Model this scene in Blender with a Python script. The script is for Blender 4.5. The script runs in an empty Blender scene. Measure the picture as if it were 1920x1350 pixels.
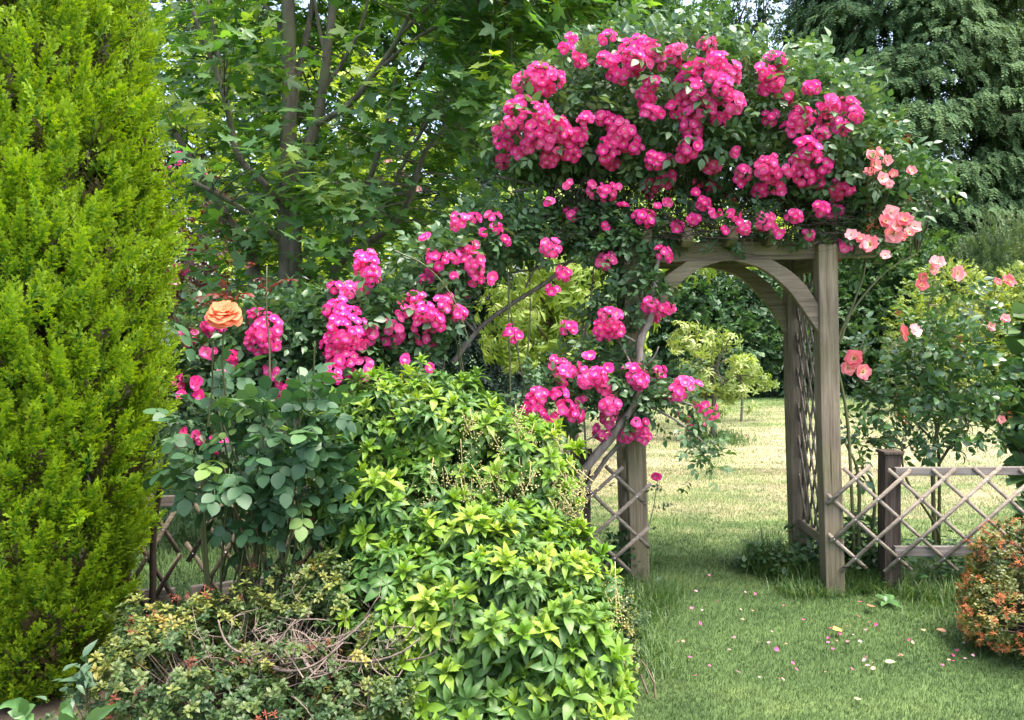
import bpy, bmesh, math, random
import numpy as np
from mathutils import Vector, Matrix

rng = np.random.default_rng(7)
random.seed(7)
SC = bpy.context.scene
COL = SC.collection
F = 1513.0            # focal length in pixels of the 1920 px wide photograph
EYE = 1.6             # eye height

def W(px, py, Y):
    """point of the garden seen at photo pixel (px, py) standing Y metres away"""
    return np.array([(px - 960.0) / F * Y, Y, EYE - (py - 610.0) / F * Y])

def nrm(v):
    v = np.asarray(v, float)
    return v / (np.linalg.norm(v, axis=-1, keepdims=True) + 1e-9)

def rnd_dir(n):
    return nrm(rng.normal(size=(n, 3)))

UP = np.array([0, 0, 1.0])

# ------------------------------------------------------------------ mesh collector
class MB:
    def __init__(self):
        self.v, self.l, self.tot, self.r, self.t, self.m = [], [], [], [], [], []
        self.n = 0
    def add(self, v, loops, tot, rnd=0.5, t=0.0, mat=0):
        v = np.asarray(v, float).reshape(-1, 3); k = len(v)
        self.v.append(v); self.l.append(np.asarray(loops, np.int64).ravel() + self.n)
        tot = np.asarray(tot, np.int64).ravel(); self.tot.append(tot)
        self.r.append(np.broadcast_to(np.asarray(rnd, float), (k,)).copy())
        self.t.append(np.broadcast_to(np.asarray(t, float), (k,)).copy())
        self.m.append(np.full(len(tot), mat, np.int64))
        self.n += k
    def mesh(self, name, mats, smooth=False):
        me = bpy.data.meshes.new(name)
        v = np.concatenate(self.v); l = np.concatenate(self.l); tot = np.concatenate(self.tot)
        me.vertices.add(len(v)); me.loops.add(len(l)); me.polygons.add(len(tot))
        me.vertices.foreach_set('co', v.astype(np.float32).ravel())
        me.loops.foreach_set('vertex_index', l.astype(np.int32))
        st = np.concatenate([[0], np.cumsum(tot)[:-1]])
        me.polygons.foreach_set('loop_start', st.astype(np.int32))
        me.polygons.foreach_set('loop_total', tot.astype(np.int32))
        me.polygons.foreach_set('material_index', np.concatenate(self.m).astype(np.int32))
        if smooth:
            me.polygons.foreach_set('use_smooth', np.ones(len(tot), bool))
        for nm, dat in (('rnd', self.r), ('t', self.t)):
            a = me.attributes.new(nm, 'FLOAT', 'POINT')
            a.data.foreach_set('value', np.concatenate(dat).astype(np.float32))
        for m in (mats if isinstance(mats, (list, tuple)) else [mats]):
            me.materials.append(m)
        me.update(calc_edges=True)
        return me
    def build(self, name, mats, parent=None, smooth=False, loc=None):
        if self.n == 0: return None
        o = bpy.data.objects.new(name, self.mesh(name, mats, smooth))
        COL.objects.link(o)
        if parent is not None: o.parent = parent
        if loc is not None: o.location = loc
        return o

class Tmpl:
    """a small leaf / spray / flower mesh that is repeated many times inside one mesh"""
    def __init__(self, verts, faces, t=None):
        self.v = np.asarray(verts, float)
        self.loops = np.array([i for f in faces for i in f], np.int64)
        self.tot = np.array([len(f) for f in faces], np.int64)
        self.t = np.zeros(len(self.v)) if t is None else np.asarray(t, float)

def join(parts):
    """parts: list of (Tmpl, 3x3, offset) -> Tmpl"""
    V, L, T, A = [], [], [], []; n = 0
    for tm, R, off in parts:
        V.append(tm.v @ np.asarray(R).T + off); L.append(tm.loops + n); T.append(tm.tot); A.append(tm.t); n += len(tm.v)
    o = Tmpl(np.zeros((1, 3)), [])
    o.v = np.concatenate(V); o.loops = np.concatenate(L); o.tot = np.concatenate(T); o.t = np.concatenate(A)
    return o

def frames(axis, normal):
    """(n,3,3) matrices whose columns are side, axis, normal"""
    y = nrm(axis); x = nrm(np.cross(y, normal)); z = np.cross(x, y)
    return np.stack([x, y, z], axis=-1)

def scatter(mb, tmpls, P, R, S, rnd, mat=0):
    """repeat random templates at P with frames R and scale S"""
    P = np.asarray(P, float); n = len(P)
    if n == 0: return
    if not isinstance(tmpls, (list, tuple)): tmpls = [tmpls]
    S = np.broadcast_to(np.asarray(S, float), (n,)); rnd = np.broadcast_to(np.asarray(rnd, float), (n,))
    pick = rng.integers(0, len(tmpls), n)
    for k, tm in enumerate(tmpls):
        ix = np.nonzero(pick == k)[0]
        if len(ix) == 0: continue
        m = len(tm.v)
        v = np.einsum('nij,mj->nmi', R[ix], tm.v) * S[ix, None, None] + P[ix, None, :]
        loops = (tm.loops[None, :] + (np.arange(len(ix)) * m)[:, None]).ravel()
        mb.add(v.reshape(-1, 3), loops, np.tile(tm.tot, len(ix)), np.repeat(rnd[ix], m), np.tile(tm.t, len(ix)), mat)

# ------------------------------------------------------------------ templates
def leaf(w=.3, fold=.06, curl=.12, broad=.42, tip=.0, stalk=0.0):
    """folded pointed leaf, length 1 along +y"""
    b = broad
    v = [(0, 0, 0), (-w*.8, b*.5, fold*.8), (0, b*.5, 0), (w*.8, b*.5, fold*.8),
         (-w, b, fold), (0, b, -curl*.15), (w, b, fold),
         (-w*.62, (1+b)/2, fold*.6-curl*.5), (0, (1+b)/2, -curl*.5), (w*.62, (1+b)/2, fold*.6-curl*.5), (0, 1, -curl)]
    f = [(0, 2, 1), (0, 3, 2), (1, 2, 5, 4), (2, 3, 6, 5), (4, 5, 8, 7), (5, 6, 9, 8), (7, 8, 10), (8, 9, 10)]
    t = [v_[1] for v_ in v]
    v = [(x, y + stalk, z) for x, y, z in v]
    if stalk:
        n = len(v); v += [(-.012, 0, 0), (.012, 0, 0)]; f.append((n, n+1, 0)); t += [0, 0]
    return Tmpl(v, f, t)

def leaf_s(w=.3, fold=.08, curl=.1):
    """cheap leaf for far foliage"""
    v = [(0, 0, 0), (-w, .45, fold), (0, .5, 0), (w, .45, fold), (0, 1, -curl)]
    return Tmpl(v, [(0, 2, 1), (0, 3, 2), (1, 2, 4), (2, 3, 4)], [0, .5, .5, .5, 1])

def rot(ax, a):
    return np.array(Matrix.Rotation(a, 3, ax))

def round_leaf(w=.42, fold=.05, curl=.12):
    v, f, t = [(0, 0, 0)], [], [0]
    prof = [(.10, .55), (.28, .90), (.48, 1.0), (.68, .84), (.86, .48)]
    for y, k in prof: v += [(-w*k, y, fold*k-curl*y*y), (0, y, -curl*y*y), (w*k, y, fold*k-curl*y*y)]; t += [y]*3
    v.append((0, 1, -curl)); t.append(1); f += [(0, 2, 1), (0, 3, 2)]
    for i in range(4):
        a = 1+i*3; f += [(a, a+1, a+4, a+3), (a+1, a+2, a+5, a+4)]
    f += [(13, 14, 16), (14, 15, 16)]
    return Tmpl(v, f, t)

def pinnate(pairs=2, lw=.3, ll=.42, droop=.25, seed=0, rounder=False):
    """compound rose leaf, length about 1 along +y"""
    r = random.Random(seed); parts = []
    lf = leaf(lw, .07, .14, .45) if not rounder else round_leaf(lw)
    for i in range(pairs):
        y = .22 + .32*i
        for s in (-1, 1):
            a = s*(1.05 + r.uniform(-.2, .2))
            R = rot('Z', -a) @ rot('Y', s*r.uniform(-.1, .5)) @ rot('X', -r.uniform(.0, .45)) * (ll*(.85+.15*i)*r.uniform(.85, 1.1))
            parts.append((lf, R, np.array([0, y, -droop*y*y])))
    parts.append((lf, rot('Z', r.uniform(-.2, .2)) @ rot('X', -r.uniform(.2, .6))*ll*1.1, np.array([0, .22+.32*(pairs-1)+.18, -droop*.5])))
    st = Tmpl([(-.008, 0, 0), (.008, 0, 0), (.008, .5, -droop*.25), (-.008, .5, -droop*.25), (0, .75, -droop*.5)], [(0, 1, 2, 3), (3, 2, 4)])
    parts.append((st, np.eye(3), np.zeros(3)))
    return join(parts)

def maple(seed=0):
    r = random.Random(seed)
    lob = [(-2.25, .42), (-1.75, .22), (-1.15, .78), (-.95, .62), (-.72, .40), (-.35, .72), (-.2, .78), (0, 1.0), (.2, .78), (.35, .72), (.72, .40), (.95, .62), (1.15, .78), (1.75, .22), (2.25, .42)]
    v = [(0, 0, 0)]; t = [0]
    for a, d in lob:
        d *= r.uniform(.92, 1.05)
        v.append((math.sin(a)*d*.68, math.cos(a)*d*.68, -.16*d*d + .05*math.cos(a*5))); t.append(d)
    f = [(0, i+1, i) for i in range(1, len(lob))]
    n = len(v); v += [(-.015, -.45, .12), (.015, -.45, .12)]; t += [0, 0]; f.append((n, n+1, 0))
    return Tmpl(v, f, t)

def whorl(n=9, lw=.17, up=.6, seed=0, droop=.35, two=True, flat=.0):
    """rosette of leaves round a shoot tip; axis +y, leaf length 1"""
    r = random.Random(seed); parts = []
    for i in range(n):
        az = i*2.399 + r.uniform(-.25, .25)
        k = i/(n-1)
        el = (up + .75*(1-k) - .6)*1.0 if two else up
        el = r.uniform(-.12, .12) + (1-k)*.0 + (-.15 + up*1.5*k)
        d = np.array([math.cos(az)*math.cos(el), math.sin(el), math.sin(az)*math.cos(el)])
        nn = UPY - d*np.dot(UPY, d)
        nn = nn/np.linalg.norm(nn)
        x = np.cross(d, nn)
        lf = leaf(lw*r.uniform(.85, 1.1), .05, droop*r.uniform(.5, 1.3), .58)
        parts.append((lf, np.stack([x, d, nn], -1)*(1.0-.38*k)*r.uniform(.85, 1.1), np.array([0, .14*k, 0])))
    return join(parts)
UPY = np.array([0, 1.0, 0])

def conifer_spray(nb=14, seed=0, droop=0.0, w=.035, blen=.36, spread=.8, flat=False):
    """feathery spray, axis +y, length 1, with t = 1 at the twig tips"""
    r = random.Random(seed); V, Fc, T = [], [], []
    def sliver(p, d, ln, wd, t0, t1, side):
        n = len(V)
        m = p + d*ln*.45
        V.extend([p, m - side*wd, m + side*wd, p + d*ln]); T.extend([t0, (t0+t1)/2, (t0+t1)/2, t1])
        Fc.append((n, n+1, n+3, n+2))
    def cen(y): return np.array([0, y - droop*.25*y*y, -droop*y*y])
    for i in range(5):
        a, b = cen(i/5), cen((i+1)/5)
        sliver(a, nrm(b-a), np.linalg.norm(b-a)*1.15, w*.7, .15*i, .15*(i+1), np.array([1.0, 0, 0]))
    for i in range(nb):
        y = .1 + .85*i/nb
        s = 1 if i % 2 else -1
        roll = 0 if flat else r.uniform(-1.3, 1.3)
        an = spread*r.uniform(.8, 1.15)
        ln = blen*(1.1 - .75*y)*r.uniform(.75, 1.2)
        d = np.array([s*math.sin(an)*math.cos(roll), math.cos(an), math.sin(an)*math.sin(roll) - droop*.5])
        d = d/np.linalg.norm(d)
        p = cen(y); side = nrm(np.cross(d, np.array([r.uniform(-.4, .4), r.uniform(-.3, .3), 1.0])))
        sliver(p, d, ln, w, y*.6, 1, side)
        for q in range(3):
            yy = ln*(.25 + .22*q); s2 = 1 if (q+i) % 2 else -1
            d2 = nrm(d + side*s2*.75 + np.array([0, 0, -droop*.6]))
            sliver(p + d*yy, d2, ln*.42*(1-.2*q), w*.8, .5, 1, nrm(np.cross(d2, np.array([0.1, 0.2, 1.0]))))
    return Tmpl(V, Fc, T)

def flower(seed=0, outer=5, inner=5, cup=.25, disc=.17, ruffle=.06, pw=.62):
    """open rose, radius 1, facing +y; t runs from 0 (stamens) to 1 (petal edge)"""
    r = random.Random(seed); V, Fc, T = [], [], []
    def petal(az, ln, wd, el0, el1, lift):
        n = len(V); ca, sa = math.cos(az), math.sin(az)
        for j, tt in enumerate((.12, .55, 1.0)):
            rad = ln*(.12 + .88*tt*math.cos(el0 + (el1-el0)*tt)); h = lift + ln*(math.sin(el0)*tt*.6 + math.sin(el1)*tt*tt*.5)
            wj = wd*(.3, .95, .8)[j]
            for k in (-1, 0, 1):
                rr = rad*(1 - .1*abs(k)*(j == 2)) ; hh = h + .08*abs(k)*ln*(j > 0) + r.uniform(-ruffle, ruffle)*(j > 0)
                # side offset
                x = rr*ca - k*wj*sa; z = rr*sa + k*wj*ca
                V.append((x, hh, z)); T.append(tt if k == 0 else min(1, tt+.05))
        for j in range(2):
            for k in range(2):
                a = n + j*3 + k; Fc.append((a, a+1, a+4, a+3))
    o = r.uniform(0, 6)
    for i in range(outer): petal(o + i*2*math.pi/outer + r.uniform(-.12, .12), r.uniform(.9, 1.05), pw*r.uniform(.85, 1.05), cup*r.uniform(.3, 1), cup*r.uniform(.2, .8), 0)
    for i in range(inner): petal(o + .6 + i*2*math.pi/max(inner, 1) + r.uniform(-.15, .15), r.uniform(.62, .76), pw*.72, cup+.25+r.uniform(-.1, .15), cup+.15, .05)
    n = len(V); V.append((0, .14, 0)); T.append(0)
    for i in range(6): V.append((disc*math.cos(i*1.0472), .09, disc*math.sin(i*1.0472))); T.append(0.02)
    for i in range(6): Fc.append((n, n+1+i, n+1+(i+1) % 6))
    return Tmpl(V, Fc, T)

# ------------------------------------------------------------------ tubes, boxes
def smooth_path(pts, per=5):
    P = np.asarray(pts, float)
    if len(P) < 3:
        return np.array([P[0] + (P[-1]-P[0])*i/per for i in range(per+1)])
    Q = np.vstack([2*P[0]-P[1], P, 2*P[-1]-P[-2]]); out = []
    for i in range(1, len(Q)-2):
        p0, p1, p2, p3 = Q[i-1], Q[i], Q[i+1], Q[i+2]
        for k in range(per):
            u = k/per
            out.append(.5*((2*p1) + (-p0+p2)*u + (2*p0-5*p1+4*p2-p3)*u*u + (-p0+3*p1-3*p2+p3)*u**3))
    out.append(P[-1]); return np.array(out)

def tube(mb, pts, r0, r1=None, sides=5, rnd=.5, knob=0.0, mat=0):
    P = np.asarray(pts, float); k = len(P)
    r1 = r0 if r1 is None else r1
    if np.ndim(r0): rad = np.asarray(r0, float)
    else: rad = np.linspace(r0, r1, k)
    if knob: rad = rad*(1 + knob*rng.uniform(-1, 1, k))
    T = np.gradient(P, axis=0); T = nrm(T)
    ref = np.array([0.31, 0.87, .13]) if abs(T[:, 1]).mean() < .8 else np.array([0.9, .1, .2])
    A = nrm(np.cross(T, ref)); B = np.cross(T, A)
    an = np.arange(sides)*2*math.pi/sides
    ring = (np.cos(an)[None, :, None]*A[:, None, :] + np.sin(an)[None, :, None]*B[:, None, :])*rad[:, None, None] + P[:, None, :]
    if knob: ring += rng.normal(size=ring.shape)*(rad[:, None, None]*knob*.35)
    i, j = np.meshgrid(np.arange(k-1), np.arange(sides), indexing='ij'); j2 = (j+1) % sides
    q = np.stack([i*sides+j, i*sides+j2, (i+1)*sides+j2, (i+1)*sides+j], -1).reshape(-1, 4)
    v = np.vstack([ring.reshape(-1, 3), P[-1:] + T[-1]*rad[-1]*.5])
    cap = np.array([[(k-1)*sides+a, (k-1)*sides+(a+1) % sides, k*sides] for a in range(sides)])
    mb.add(v, np.concatenate([q.ravel(), cap.ravel()]), [4]*len(q)+[3]*sides, rnd, np.concatenate([np.repeat(np.linspace(0, 1, k), sides), [1]]), mat)

def arc(a, b, sag, k=8):
    """quadratic curve from a to b lifted by the vector sag at its middle"""
    a, b, sag = (np.asarray(x, float) for x in (a, b, sag)); c = (a+b)/2 + sag
    u = np.linspace(0, 1, k)[:, None]
    return (1-u)**2*a + 2*u*(1-u)*c + u*u*b

def box_mesh(name, size, mat, bevel=.004, cuts=0, wear=0.0):
    bm = bmesh.new(); bmesh.ops.create_cube(bm, size=1)
    bmesh.ops.scale(bm, vec=size, verts=bm.verts)
    if bevel: bmesh.ops.bevel(bm, geom=bm.edges[:], offset=bevel, segments=2, affect='EDGES', profile=.6)
    if cuts:
        ax = int(np.argmax(size))
        for c in range(1, cuts):
            no = [0, 0, 0]; no[ax] = 1; co = [0, 0, 0]; co[ax] = size[ax]*(c/cuts-.5)
            bmesh.ops.bisect_plane(bm, geom=bm.verts[:]+bm.edges[:]+bm.faces[:], plane_co=co, plane_no=no)
        for v in bm.verts:
            s = v.co[ax]*3.1
            o = Vector((math.sin(s+size[0]*40), math.sin(s*1.3+1+size[1]*9), math.sin(s*.9+2)))*wear
            o[ax] = 0; v.co += o
    me = bpy.data.meshes.new(name); bm.to_mesh(me); bm.free(); me.materials.append(mat)
    return me

def box(name, center, size, mat, parent=None, rotv=(0, 0, 0), bevel=.004, cuts=0, wear=0.0):
    o = bpy.data.objects.new(name, box_mesh(name, size, mat, bevel, cuts, wear)); COL.objects.link(o)
    o.location = center; o.rotation_euler = rotv
    if parent is not None: o.parent = parent
    return o

def lattice(mb, x0, x1, z0, z1, ang, spacing, width, thick, off=0.0, over=0.02, jit=.01):
    """crossing diagonal slats in the local x-z plane, two layers in y"""
    s = math.tan(ang); fam = {1: [], -1: []}
    for layer, sg in ((0, 1), (1, -1)):
        c = x0 - (z1-z0)/s
        while c < x1 + (z1-z0)/s:
            cc = c + rng.uniform(-jit, jit); fam[sg].append(cc)
            # line: x = cc + sg*(z-zm)/s
            zm = (z0+z1)/2
            za, zb = z0, z1
            zs = sorted([(x0-cc)*s*sg + zm, (x1-cc)*s*sg + zm])
            za, zb = max(za, zs[0]), min(zb, zs[1])
            if zb - za > .04:
                za -= rng.uniform(0, over); zb += rng.uniform(0, over)
                a = np.array([cc + sg*(za-zm)/s, off + layer*thick*1.05, za]); b = np.array([cc + sg*(zb-zm)/s, off + layer*thick*1.05, zb])
                d = nrm(b-a); n = np.array([-d[2], 0, d[0]])*width/2; y = np.array([0, thick/2, 0])
                v = [a-n-y, a+n-y, a+n+y, a-n+y, b-n-y, b+n-y, b+n+y, b-n+y]
                mb.add(v, [0, 1, 2, 3, 7, 6, 5, 4, 0, 4, 5, 1, 1, 5, 6, 2, 2, 6, 7, 3, 3, 7, 4, 0], [4]*6, rng.random())
            c += spacing
    cross = [((a+b)/2, (z0+z1)/2 + s*(b-a)/2) for a in fam[1] for b in fam[-1]]
    return [(x, z) for x, z in cross if x0+.01 < x < x1-.01 and z0-.01 < z < z1+.01]

def nails(mb, pts, y, mat=1):
    for x, z in pts:
        v = [(x+.0042*math.cos(k*1.0472), y, z+.0042*math.sin(k*1.0472)) for k in range(6)] + [(x, y-.002, z)]
        mb.add(v, [i for k in range(6) for i in (k, (k+1) % 6, 6)], [3]*6, rng.random(), 0, mat)

# ------------------------------------------------------------------ things
def tag(o, label=None, cat=None, group=None, kind=None):
    if label: o['label'] = label
    if cat: o['category'] = cat
    if group: o['group'] = group
    if kind: o['kind'] = kind
    return o

def thing(name, label, cat, loc=(0, 0, 0), group=None, rotz=0):
    o = bpy.data.objects.new(name, None); COL.objects.link(o); o.location = loc; o.rotation_euler = (0, 0, rotz)
    o.empty_display_size = .2
    return tag(o, label, cat, group)

class Plant:
    """a thing whose parts are given in world coordinates"""
    def __init__(self, name, label, cat, base, group=None):
        self.base = np.asarray(base, float); self.o = thing(name, label, cat, tuple(self.base), group)
    def part(self, name, mb, mats, smooth=False, label=None, parent=None):
        if mb.n == 0: return None
        for i in range(len(mb.v)): mb.v[i] = mb.v[i] - self.base
        p = mb.build(name, mats, parent or self.o, smooth)
        if label: p['label'] = label
        return p

# ------------------------------------------------------------------ volumes of foliage
class Lump:
    def __init__(self, freq=3.0, k=7):
        self.f = rng.normal(size=(k, 3))*freq; self.p = rng.uniform(0, 6.28, k)
    def __call__(self, P):
        return np.sin(P @ self.f.T + self.p).mean(axis=1)*1.6

def shell(blobs, n, depth=.35, lump=.12, freq=5.0, cull=.92, zmin=.03, front=None, L=None):
    """points spread through the outer layer of a union of ellipsoids -> P, outward normals, depth 0..1"""
    B = np.asarray(blobs, float); A = (B[:, 3]*B[:, 4] + B[:, 4]*B[:, 5] + B[:, 3]*B[:, 5]); A = A/A.sum()
    L = L or Lump(freq)
    pick = rng.choice(len(B), n, p=A); d = rnd_dir(n)
    c, r = B[pick, :3], B[pick, 3:6]
    P0 = c + r*d
    u = rng.random(n)**1.6
    s = 1 + lump*L(P0)
    P = c + r*d*(s*(1 - depth*u))[:, None]
    N = nrm(d/r)
    keep = P[:, 2] > zmin
    for k in range(len(B)):
        q = np.linalg.norm((P - B[k, :3])/B[k, 3:6], axis=1)
        keep &= ~((q < cull*(1-depth)) & (pick != k))
    if front is not None: keep &= (N[:, 1] < front)
    return P[keep], N[keep], u[keep]

def leaf_frames(N, out=.5, up=.5, jit=.6, nup=.6, droop=0.0):
    n = len(N)
    tan = nrm(np.cross(N, rnd_dir(n)))
    ax = nrm(N*out + UP*(up-droop) + tan*rng.uniform(.2, 1, (n, 1))*jit)
    nn = nrm(UP*nup + N*.55 + rnd_dir(n)*.45)
    return frames(ax, nn)

# ------------------------------------------------------------------ materials
def new_mat(name):
    m = bpy.data.materials.new(name); m.use_nodes = True
    nt = m.node_tree; nt.nodes.clear(); return m, nt, nt.nodes, nt.links

def ramp(nd, stops, interp='LINEAR'):
    r = nd.new('ShaderNodeValToRGB'); cr = r.color_ramp; cr.interpolation = interp
    while len(cr.elements) < len(stops): cr.elements.new(.5)
    for e, (p, c) in zip(cr.elements, stops): e.position = p; e.color = (*c, 1)
    return r

def attr(nd, name):
    a = nd.new('ShaderNodeAttribute'); a.attribute_name = name; return a

def leaf_mat(name, cols, rough=.45, trans=.35, tint=(1.25, 1.3, .5), spec=.4, key='rnd', tipcol=None, tip_from=.5, sheen=0):
    """cols: colours from rnd = 0 to 1 (leaf to leaf); light passes through the blade"""
    m, nt, nd, lk = new_mat(name)
    a = attr(nd, key)
    stops = [(i/(len(cols)-1), c) for i, c in enumerate(cols)]
    r = ramp(nd, stops); lk.new(a.outputs['Fac'], r.inputs['Fac']); col = r.outputs['Color']
    if tipcol:
        t = attr(nd, 't'); mp = nd.new('ShaderNodeMapRange'); mp.inputs[1].default_value = tip_from; mp.inputs[2].default_value = 1
        lk.new(t.outputs['Fac'], mp.inputs[0])
        mx = nd.new('ShaderNodeMix'); mx.data_type = 'RGBA'
        lk.new(mp.outputs[0], mx.inputs[0]); lk.new(col, mx.inputs[6]); mx.inputs[7].default_value = (*tipcol, 1); col = mx.outputs[2]
    p = nd.new('ShaderNodeBsdfPrincipled'); p.inputs['Roughness'].default_value = rough
    p.inputs['Specular IOR Level'].default_value = spec
    lk.new(col, p.inputs['Base Color'])
    out = nd.new('ShaderNodeOutputMaterial')
    if trans > 0:
        tm = nd.new('ShaderNodeMix'); tm.data_type = 'RGBA'; tm.blend_type = 'MULTIPLY'; tm.inputs[0].default_value = 1
        lk.new(col, tm.inputs[6]); tm.inputs[7].default_value = (*tint, 1)
        tr = nd.new('ShaderNodeBsdfTranslucent'); lk.new(tm.outputs[2], tr.inputs['Color'])
        ms = nd.new('ShaderNodeMixShader'); ms.inputs[0].default_value = trans
        lk.new(p.outputs[0], ms.inputs[1]); lk.new(tr.outputs[0], ms.inputs[2]); lk.new(ms.outputs[0], out.inputs['Surface'])
    else: lk.new(p.outputs[0], out.inputs['Surface'])
    return m

def petal_mat(name, stops, trans=.3, rough=.55, vary=.25, pale=(1, .55, .75)):
    m, nt, nd, lk = new_mat(name)
    t = attr(nd, 't'); r = ramp(nd, stops); lk.new(t.outputs['Fac'], r.inputs['Fac'])
    a = attr(nd, 'rnd'); mul = nd.new('ShaderNodeMath'); mul.operation = 'MULTIPLY'; mul.inputs[1].default_value = vary
    pw = nd.new('ShaderNodeMath'); pw.operation = 'POWER'; pw.inputs[1].default_value = 2.6
    lk.new(a.outputs['Fac'], pw.inputs[0]); lk.new(pw.outputs[0], mul.inputs[0])
    mx = nd.new('ShaderNodeMix'); mx.data_type = 'RGBA'; lk.new(mul.outputs[0], mx.inputs[0]); lk.new(r.outputs['Color'], mx.inputs[6]); mx.inputs[7].default_value = (*pale, 1)
    dk = ramp(nd, [(.0, (.72, .60, .62)), (.22, (1, 1, 1))]); lk.new(a.outputs['Fac'], dk.inputs['Fac'])
    md = nd.new('ShaderNodeMix'); md.data_type = 'RGBA'; md.blend_type = 'MULTIPLY'; md.inputs[0].default_value = 1
    lk.new(mx.outputs[2], md.inputs[6]); lk.new(dk.outputs['Color'], md.inputs[7]); mx = md
    p = nd.new('ShaderNodeBsdfPrincipled'); p.inputs['Roughness'].default_value = rough; p.inputs['Specular IOR Level'].default_value = .2
    lk.new(mx.outputs[2], p.inputs['Base Color'])
    tr = nd.new('ShaderNodeBsdfTranslucent'); lk.new(mx.outputs[2], tr.inputs['Color'])
    ms = nd.new('ShaderNodeMixShader'); ms.inputs[0].default_value = trans
    out = nd.new('ShaderNodeOutputMaterial')
    lk.new(p.outputs[0], ms.inputs[1]); lk.new(tr.outputs[0], ms.inputs[2]); lk.new(ms.outputs[0], out.inputs['Surface'])
    return m

def bark_mat(name, c0, c1, scale=14, rough=.85, stretch=(1, 1, .25), bump=.35, moss=None):
    m, nt, nd, lk = new_mat(name)
    g = nd.new('ShaderNodeNewGeometry'); mp = nd.new('ShaderNodeMapping'); mp.inputs['Scale'].default_value = stretch
    lk.new(g.outputs['Position'], mp.inputs['Vector'])
    n = nd.new('ShaderNodeTexNoise'); n.inputs['Scale'].default_value = scale; n.inputs['Detail'].default_value = 6; n.inputs['Roughness'].default_value = .65
    lk.new(mp.outputs[0], n.inputs['Vector'])
    r = ramp(nd, [(.3, c0), (.7, c1)]); lk.new(n.outputs['Fac'], r.inputs['Fac']); col = r.outputs['Color']
    if moss:
        n2 = nd.new('ShaderNodeTexNoise'); n2.inputs['Scale'].default_value = 4; n2.inputs['Detail'].default_value = 5
        lk.new(g.outputs['Position'], n2.inputs['Vector'])
        r2 = ramp(nd, [(.48, (0, 0, 0)), (.66, (1, 1, 1))]); lk.new(n2.outputs['Fac'], r2.inputs['Fac'])
        mx = nd.new('ShaderNodeMix'); mx.data_type = 'RGBA'; lk.new(r2.outputs['Color'], mx.inputs[0]); lk.new(col, mx.inputs[6]); mx.inputs[7].default_value = (*moss, 1); col = mx.outputs[2]
    p = nd.new('ShaderNodeBsdfPrincipled'); p.inputs['Roughness'].default_value = rough; p.inputs['Specular IOR Level'].default_value = .25
    lk.new(col, p.inputs['Base Color'])
    b = nd.new('ShaderNodeBump'); b.inputs['Strength'].default_value = bump; b.inputs['Distance'].default_value = .01
    lk.new(n.outputs['Fac'], b.inputs['Height']); lk.new(b.outputs[0], p.inputs['Normal'])
    out = nd.new('ShaderNodeOutputMaterial'); lk.new(p.outputs[0], out.inputs['Surface'])
    return m

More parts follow.
